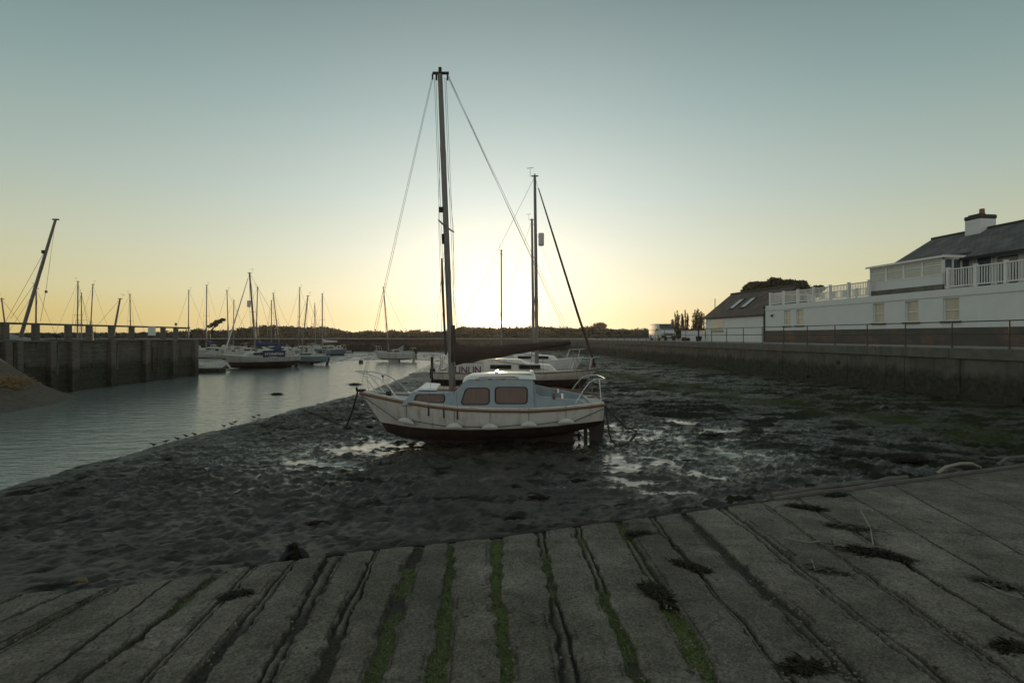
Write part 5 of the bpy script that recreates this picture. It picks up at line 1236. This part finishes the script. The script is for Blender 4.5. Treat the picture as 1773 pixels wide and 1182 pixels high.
# sun room
dS = .4; ya = fl(1632, dS); yb = fl(1506, dS); zt = hz(443, ya, dS) ; zs = 5.85; zm = 6.38
sr = MB(); dW = 2.2
sr.box((dS, ya, ZP - .12), (dS + .12, yb, zs)); sr.box((dS + .02, yb - .12, ZP - .12), (dW + .4, yb, zm))
sr.build('sunroom_base', M_cope, house_o)
sr = MB(); sr.box((dS + .01, ya + .01, zs), (dS + .12, yb, zm)); sr.box((dS + .12, ya + .01, ZP - .1), (dW, ya + .1, ZP + .25)); sr.build('sunroom_cladding', M_render, house_o)
fr = MB(); nwin = 4; st_ = (yb - ya) / nwin; zt_ = zt - .08
for k in range(nwin + 1): fr.box((dS, ya + st_ * k - (.06 if k else 0), zm), (dS + .12, ya + st_ * k + (.06 if k < nwin else 0), zt_))
fr.box((dS - .02, ya, zt_ - .12), (dS + .13, yb, zt_)); fr.box((dS - .01, ya, zm), (dS + .12, yb, zm + .05)); fr.box((dS + .01, ya + .06, zt_ - .42), (dS + .1, yb - .06, zt_ - .37))
sro = fr.build('sunroom_frame', M_trim, house_o)
M_netp = mat('net_curtain_glass', (.5, .52, .47), .25, .15, 3)
for k in range(nwin): MB().box((dS + .04, ya + st_ * k + .06, zm + .05), (dS + .05, ya + st_ * (k + 1) - .06, zt_ - .12)).build('pane', M_netp, sro)
f2 = MB(); dd = (dW - dS - .12) / 3
for k in range(4): f2.box((dS + .12 + dd * k - (.04 if k else 0), ya, ZP + .25), (dS + .12 + dd * k + .05, ya + .1, zt_ - .06))
f2.box((dS + .12, ya, zt_ - .1), (dW, ya + .1, zt_))
f2o = f2.build('sunroom_side_frame', M_trim, house_o)
for k in range(3): MB().box((dS + .17 + dd * k, ya + .04, ZP + .25), (dS + .12 + dd * (k + 1) - .04, ya + .05, zt_ - .1)).build('pane', M_glassb, f2o)
# main upper house: wall, roof with gable end, chimney
dE = 1.55; dM = 2.2; dR = 5.2; zE = 7.36; zR = 9.45; yG = yb + .1; y1_ = y0_
mw_ = MB(); mw_.box((dM, y1_, ZP - .1), (dM + .3, ya + .3, zE + .3)); mw_.box((dM + .3, yG - .35, ZP - .1), (2 * dR - dM - .3, yG - .1, zE + .3)); mw_.add([(dM, yG - .12, zE + .2), (2 * dR - dM, yG - .12, zE + .2), (dR, yG - .12, zR - .1)], [(0, 1, 2)])
mw_.build('upper_wall', M_render, house_o)
d1 = MB().box((dM - .05, fl(1705, dM) - .4, ZP), (dM + .02, fl(1705, dM) + .35, 7.3)).build('terrace_door', M_glassb, house_o); MB().box((dM - .08, fl(1705, dM) - .48, ZP), (dM + .0, fl(1705, dM) - .4, 7.36)).box((dM - .08, fl(1705, dM) + .35, ZP), (dM + .0, fl(1705, dM) + .43, 7.36)).build('door_frame', M_trim, d1)
d2 = MB().box((dM - .03, fl(1745, dM) - .5, 5.6), (dM + .02, fl(1745, dM) + .5, 7.2)).build('upper_window', M_glassb, house_o); MB().box((dM - .06, fl(1745, dM) - .58, 7.2), (dM + .02, fl(1745, dM) + .58, 7.28)).build('lintel', M_trim, d2)
rf = MB(); yend = ya + .2
def sheet(mb, q, th=.12): 
    vs = [Vector(p) for p in q]; nrm_ = (vs[1] - vs[0]).cross(vs[2] - vs[0]).normalized()
    if nrm_.z < 0: nrm_ = -nrm_
    mb.add([p for p in vs] + [p - nrm_ * th for p in vs], [(0, 1, 2, 3), (7, 6, 5, 4), (0, 4, 5, 1), (1, 5, 6, 2), (2, 6, 7, 3), (3, 7, 4, 0)])
sl = (zR - zE) / (dR - dE); dK = dS + 1.75; zK = 7.86
sheet(rf, [(dE, y1_, zE), (dE, ya, zE), (dR, ya, zR), (dR, y1_, zR)])
sheet(rf, [(dK, ya, zE + sl * (dK - dE)), (dK, yG, zE + sl * (dK - dE)), (dR, yG, zR), (dR, ya, zR)])
sheet(rf, [(2 * dR - dE, y1_, zE), (2 * dR - dE, yG, zE), (dR, yG, zR), (dR, y1_, zR)])
rfo = rf.build('roof', M_slate, house_o)
MB().tube([(dR, y1_, zR + .02), (dR, yG + .03, zR + .02)], .09, 8).build('ridge_tiles', M_cowl, rfo)
MB().box((dE - .1, y1_, zE - .16), (dE + .02, ya - .02, zE - .04)).build('gutter', M_rub, rfo)
lr = MB(); zl = zt; sheet(lr, [(dS - .15, ya - .15, zl), (dS - .15, yb + .15, zl), (dK, yb + .12, zE + sl * (dK - dE) + .0), (dK, ya - .15, zE + sl * (dK - dE))], .07)
lr.build('lean_to_roof', M_slate, house_o)
fa = MB().box((dS - .19, ya - .15, zl - .10), (dS - .14, yb + .15, zl + .02)).box((dS - .15, ya - .2, zl - .1), (dE + .4, ya - .15, zl + .04)).build('fascia', M_trim, house_o)
yc = (fl(1684, dR) + fl(1711, dR)) / 2; cl_ = (fl(1684, dR) - fl(1711, dR)) / 2
ch = MB().box((dR - .55, yc - cl_, zR - .5), (dR + .55, yc + cl_, hz(381, yc, dR))).build('chimney', M_render, house_o)
zc = hz(381, yc, dR); MB().box((dR - .6, yc - cl_ - .05, zc), (dR + .6, yc + cl_ + .05, zc + .26)).build('chimney_band', M_cowl, ch, bevel=.07)
MB().tube([(dR + .0, yc - .1, zc + .2), (dR, yc - .1, zc + .66)], [.15, .13], 12).build('chimney_pot', M_clay, ch)
MB().box((dR - .4, yc - .35, zc + .26), (dR - .05, yc + .4, zc + .34)).build('chimney_slab', M_cowl, ch)
# low cottage attached beyond
cot = empty('boat_store', (BX, 0, 0), ANG, 'low white building with brown tiled roof and two skylights beyond the house', 'building')
y2 = fl(1221); zc0 = 2.9 + (582 - 547) / F * depth(y2); ze = 4.9
cw = MB(); cw.box((.05, yj + .04, QZ - .1), (.3, y2, ze)); cw.box((.3, y2 - .25, QZ), (6, y2, ze)); cw.add([(.05, y2 - .0, ze), (6, y2, ze), (3.05, y2, ze + 2.35)], [(0, 1, 2)])
cw.build('wall', M_render, cot)
cr_ = MB(); zr_ = ze + 2.45; sheet(cr_, [(-.22, yj + .06, ze - .12), (-.22, y2 + .2, ze - .12), (3.05, y2 + .2, zr_), (3.05, yj + .06, zr_)]); sheet(cr_, [(6.3, yj + .06, ze - .12), (6.3, y2 + .2, ze - .12), (3.05, y2 + .2, zr_), (3.05, yj + .06, zr_)])
cro = cr_.build('roof', M_tile, cot)
MB().tube([(3.05, yj, zr_ + .03), (3.05, y2 + .22, zr_ + .03)], .1, 8).build('ridge_tiles', M_cowl, cro)
for u in (1276, 1296):
    k0, k1 = .30, .70; ym_ = fl(u, 1.4); p0 = Vector((-.22, 0, ze - .12)); p1 = Vector((3.05, 0, zr_)); nv = Vector((-(p1.z - p0.z), 0, p1.x - p0.x)).normalized()
    a_ = p0.lerp(p1, k0) + nv * .08; b_ = p0.lerp(p1, k1) + nv * .08
    sk = MB(); sheet(sk, [(a_.x, ym_ - .42, a_.z), (a_.x, ym_ + .42, a_.z), (b_.x, ym_ + .42, b_.z), (b_.x, ym_ - .42, b_.z)], .12); sko = sk.build('skylight', M_rub, cot)
    g_ = MB(); a2 = p0.lerp(p1, k0 + .03) + nv * .085; b2 = p0.lerp(p1, k1 - .03) + nv * .085; g_.add([(a2.x, ym_ - .34, a2.z), (a2.x, ym_ + .34, a2.z), (b2.x, ym_ + .34, b2.z), (b2.x, ym_ - .34, b2.z)], [(0, 1, 2, 3)]); g_.build('pane', M_skyl, sko)
wa, wb_ = fl(1252), fl(1232.5); ww = MB().box((.02, wa, 3.45), (.06, wb_, 4.5)).build('window', M_trim, cot); MB().box((.005, wa + .06, 3.51), (.021, wb_ - .06, 3.95)).box((.005, wa + .06, 4.0), (.021, wb_ - .06, 4.44)).build('blind_reflection', M_blindreflg, ww); MB().box((-.06, wa - .05, 3.37), (.05, wb_ + .05, 3.449)).build('sill', M_cope, ww)
MB().tube([(0, yj + .2, QZ), (0, yj + .2, ze)], .05, 8).build('downpipe', M_rub, cot)
MB().tube([(3.05, y2 + .1, zr_), (3.05, y2 + .1, zr_ + 1.5)], .03, 6).build('flue', M_rub, cot) if False else None
# thin pole behind the cottage
p = PD(1238, 560, 66); tag(MB().tube([(p.x, p.y, QZ), (p.x, p.y, zat(517, 66))], .05, 8).tube([(p.x, p.y, QZ), (p.x, p.y, QZ + .3)], .1, 8).build('flag_pole', M_wire), 'bare thin pole behind the brown roofed building', 'pole')
# low white garden wall beside it
gw = empty('garden_wall', (0, 0, QZ), 0, 'low white wall with brown coping between van and brown roofed building', 'wall'); a_ = PD(1181, 580, 60); b_ = PD(1219, 580, 57)
d_ = (b_ - a_); d_.z = 0
MB().beam((a_.x, a_.y, .55), (b_.x, b_.y, .55), .25, 1.15).build('wall_body', M_render, gw); MB().beam((a_.x, a_.y, 1.18), (b_.x, b_.y, 1.18), .34, .1).build('wall_coping', M_wood, gw)
for u, s_, lab in ((1184.5, .32, 'small dark bag on the ground before the low white wall, left of another'), (1191, .28, 'small dark bag on the ground before the low white wall, right of another')):
    p = PD(u, 585, 57.5); tag(MB().blob((p.x, p.y, QZ + s_ * .5), (s_, s_ * .8, s_ * .75), int(u), 10, 7, .12).build('refuse_bag', M_rub, smooth=True), lab, 'bag', 'dark bags before the white wall')
p = PD(1218, 585, 55.0); pb = empty('planter_tub', (p.x - .5, p.y, QZ), 0, 'dark tub standing at the far corner of the brown roofed building', 'tub'); MB().tube([(0, 0, 0), (0, 0, .5)], [.26, .34], 12).build('tub', M_rub, pb); MB().tube([(0, 0, .4), (.02, 0, 1.2)], .06, 8).build('post', M_rub, pb)

# ------------------------------------------------------------------ van
vn = empty('parked_van', (PD(1147, 585, 62).x, 62, QZ), 0, 'white panel van parked on the promenade facing the camera', 'van')
M_vanp = mat('van_white_paint', (.5, .51, .5), .55, .1, 2)
vb = MB(); prof = []
W2 = .95
def ring(y, hw, zb_, zt_, sh): return [(-hw, y, zb_), (hw, y, zb_), (hw * 1.0, y, zb_ + (zt_ - zb_) * .5), (hw * sh, y, zt_ - .1), (hw * sh - .12, y, zt_), (-hw * sh + .12, y, zt_), (-hw * sh, y, zt_ - .1), (-hw, y, zb_ + (zt_ - zb_) * .5)]
vb.loft([ring(2.55, .93, .42, 1.90, .9), ring(2.3, .95, .3, 1.97, .9), ring(0, .95, .28, 1.98, .9), ring(-.9, .95, .28, 1.95, .88), ring(-1.75, .94, .3, 1.28, .9), ring(-2.2, .9, .34, 1.1, .92), ring(-2.42, .8, .4, .92, .94)])
vb.build('body', M_vanp, vn, smooth=True)
MB().add([(-.70, -1.0 - .05, 1.925), (.70, -1.0 - .05, 1.925), (.80, -1.72 - .05, 1.37), (-.80, -1.72 - .05, 1.37)], [(0, 3, 2, 1)]).build('windscreen', M_glassd, vn)
for sg in (-1, 1):
    MB().add([(sg * .915, -.2, 1.75), (sg * .915, -.85, 1.72), (sg * .945, -1.35, 1.3), (sg * .96, -.2, 1.27)], [(0, 1, 2, 3)]).build('side_window', M_glassd, vn)
    MB().box((min(sg * .55, sg * .82), -2.45, .62), (max(sg * .55, sg * .82), -2.30, .84)).build('headlight', M_skyl, vn, bevel=.03)
    MB().cbox((sg * 1.04, -1.2, 1.25), (.16, .1, .24)).build('door_mirror', M_rub, vn, bevel=.03)
    for y in (-1.55, 1.6):
        w_ = MB().tube([(sg * .76, y, .33), (sg * .97, y, .33)], .33, 18).build('wheel', M_rub, vn, smooth=True); MB().tube([(sg * .96, y, .33), (sg * .985, y, .33)], .19, 14).build('rim', M_alu, w_)
MB().box((-.82, -2.5, .32), (.82, -2.34, .56)).build('bumper', M_rub, vn, bevel=.04); MB().box((-.5, -2.44, .66), (.5, -2.38, .8)).build('grille', M_rub, vn); MB().box((-.26, -2.52, .42), (.26, -2.505, .52)).build('number_plate', M_sign, vn)

# ------------------------------------------------------------------ trees
def leaves(centres, rad, n, size, seed):
    """leaf-clump quads scattered through overlapping lumps; returns verts, faces"""
    r = np.random.RandomState(seed); c = np.array(centres); k = r.randint(0, len(c), n)
    d = r.normal(size=(n, 3)); d /= np.linalg.norm(d, axis=1)[:, None]; q = r.uniform(.35, 1.05, (n, 1)) ** .6
    p = c[k] + d * q * np.array(rad)[k]
    a = r.normal(size=(n, 3)); a /= np.linalg.norm(a, axis=1)[:, None]; b = np.cross(a, r.normal(size=(n, 3))); b /= np.linalg.norm(b, axis=1)[:, None]
    s = size * r.uniform(.5, 1.4, (n, 1)); v = np.stack([p - a * s - b * s * .3, p - b * s * .6, p + a * s, p + b * s * .6], 1).reshape(-1, 3)
    return v, np.arange(n * 4).reshape(-1, 4)
def tree(name, label, base, trunk_pts, trunk_r, centres, rad, n, size, seed, m=M_leaf, group=None, limbs=()):
    t = empty(name, base, 0, label, 'tree', group); tb = MB().tube(trunk_pts, trunk_r, 8)
    for l in limbs: tb.tube(l, [.1, .07, .04][:len(l)], 6)
    tb.build('trunk', M_bark, t, smooth=True)
    v, f = leaves(centres, rad, n, size, seed); np_mesh('crown', v, f, m, t); return t
# pine behind the buildings
Yp = 72; bx = PD(1345, 580, Yp).x; rg = random.Random(31); cs = []; rd_ = []
for k in range(60):
    a = rg.uniform(-1, 1); x = a * 4.5; top_ = zat(482, Yp) - QZ - 1.2 * abs(a) ** 3; z = top_ - rg.uniform(.35, 1.9) * (1 - .3 * abs(a)); cs.append((x + .5, rg.uniform(-2.5, 2.5) * (1 - .5 * abs(a)), z)); rd_.append((rg.uniform(.55, 1.0), .8, rg.uniform(.4, .65)))
tree('umbrella_pine', 'dark dense domed pine rising behind the brown roofed building', (bx, Yp, QZ), [(0, 0, 0), (.1, 0, 3), (0, 0, 6)], [.35, .28, .2], cs, rd_, 15000, .16, 5, M_leafp, limbs=[[(.1, 0, 4), (1.5, .3, 5.6), (3, .5, 6.3)], [(.1, 0, 4.2), (-1.5, -.3, 5.6), (-3, -.5, 6.3)]])
# upright spindly shrubs
for i, (u, vt, w, lab) in enumerate(((1175, 541, .75, 'spindly upright shrub farthest left, next to the van'), (1187, 539, .8, 'tall spindly shrub second from the van'), (1200, 537, .8, 'tall feathery shrub over the low white wall, third from the van'), (1209, 538, .8, 'feathery shrub over the low white wall, fourth from the van'), (1215, 540, .6, 'narrow shrub hard against the end of the brown roofed building'), (1166, 555, .7, 'short bushy shrub just behind the van roof'))):
    Yt = 74 + (i % 3); x = PD(u, 580, Yt).x; top_ = zat(vt, Yt) - QZ; rg = random.Random(60 + i); cs = []; rd_ = []; lim = []
    for k in range(5):
        xx = rg.uniform(-w, w) * .7; hh = top_ * rg.uniform(.68, 1.0) if k else top_; yy = rg.uniform(-.4, .4); lim.append([(xx * .3, yy * .3, .2), (xx * .8, yy, hh * .6), (xx, yy, hh * .97)])
        for q in range(8): f_ = .25 + .75 * q / 7; cs.append((xx * (.4 + .6 * f_) + rg.uniform(-.1, .1), yy, hh * f_ - .1)); wd = .42 * (1.1 - f_) + .1; rd_.append((wd * .8, wd * .8, .4))
    tree('upright_shrub', lab, (x, Yt, QZ), [(0, 0, 0), (0, 0, top_ * .4)], [.08, .06], cs, rd_, 1250, .085, 70 + i, M_leaf, 'spindly shrubs beyond the van', lim)
# windswept tree and round lone tree on the skyline
Yw = 128; x = PD(366, 570, Yw).x; cs = [(i * .55 - .5 + .2 * math.sin(i), 0, zat(565, Yw) - QZ + i * .27 + .2 * math.sin(i * 2.1)) for i in range(7)]; rd_ = [(.75, .6, .35 + .1 * (i % 2)) for i in range(7)]
tree('windswept_tree', 'lone windswept tree leaning right on the skyline left of the yachts', (x, Yw, QZ), [(-.6, 0, 0), (-.3, 0, 1.4), (.5, 0, 2.6), (1.6, 0, 3.1)], [.3, .25, .18, .1], cs, rd_, 1500, .17, 9, M_leaf)
Yw = 150; x = PD(1038, 570, Yw).x; cs = [(math.cos(a) * 1.3, 0, zat(563.5, Yw) - QZ - .1 + math.sin(a) * .5) for a in np.linspace(0, 6.2, 9)] + [(0, 0, zat(562, Yw) - QZ)]; tree('round_tree', 'small round topped tree on the skyline right of the sun', (x, Yw, QZ), [(0, 0, 0), (0, 0, 2.2)], [.25, .15], cs, [(.9, .8, .55)] * 10, 900, .22, 10, M_leaf)
# the dark wood on the skyline: one mass
prof = [(-400, 575), (0, 575), (200, 575), (300, 572), (328, 571), (343, 567), (360, 571), (400, 570), (415, 567), (440, 564), (455, 562), (480, 561.5), (500, 562.5), (520, 564), (540, 565), (557, 562), (572, 564), (585, 568.5), (600, 573), (620, 574), (640, 570), (655, 571), (665, 572), (682, 570), (700, 572), (722, 569), (735, 571), (757, 572), (780, 570), (792, 565), (803, 561.5), (815, 565), (835, 564.5), (862, 566), (890, 565), (915, 564), (935, 562.5), (960, 565), (985, 564), (1003, 566), (1020, 563), (1040, 566), (1060, 567), (1090, 567.5), (1125, 568), (1200, 567), (1320, 560), (1500, 560), (2300, 560)]
pu_ = np.array([p[0] for p in prof]); pv_ = np.array([p[1] for p in prof])
r = np.random.RandomState(77); cs = []; rd_ = []
for k in range(2600):
    u = r.uniform(-380, 2200); Yt = r.uniform(128, 158); vt = np.interp(u, pu_, pv_) + 1.3 + r.uniform(-1.0, 1.0); zt2 = CAMZ + (HV - vt) / F * Yt
    f_ = r.uniform(0, 1) ** .6; z = QZ + (zt2 - QZ - .3) * f_; rr2 = r.uniform(.5, 1.0); cs.append(((u - CU) / F * Yt, Yt, max(z, QZ + .2))); rd_.append((rr2 * 1.3, 1.0, min(rr2 * .7, max(.3, zt2 - z + .12))))
v1, f1 = leaves(cs, rd_, 62000, .26, 88)
# solid dark heart of the wood so that no sky shows low down
uu = np.linspace(-420, 2300, 700); Yt = 146; vv = np.interp(uu, pu_, pv_) + 3.2 + 1.2 * (vnoise(uu * .12, uu * 0, 5) - .5)
xx = (uu - CU) / F * Yt; zz = np.maximum(CAMZ + (HV - vv) / F * Yt, QZ + .5)
ringv = [np.stack([xx, np.full_like(xx, Yt - 6), np.full_like(xx, QZ - .1)], 1), np.stack([xx, np.full_like(xx, Yt - 4), zz - .7], 1), np.stack([xx, np.full_like(xx, Yt), zz], 1), np.stack([xx, np.full_like(xx, Yt + 6), zz - .6], 1), np.stack([xx, np.full_like(xx, Yt + 10), np.full_like(xx, QZ - .1)], 1)]
hv = np.concatenate(ringv); hf = grid_faces(len(uu), 5)
tag(np_mesh('wood', np.concatenate([hv, v1]), np.concatenate([hf, f1 + len(hv)]), M_leaf), 'dark line of far trees and bushes along the skyline', kind='stuff')
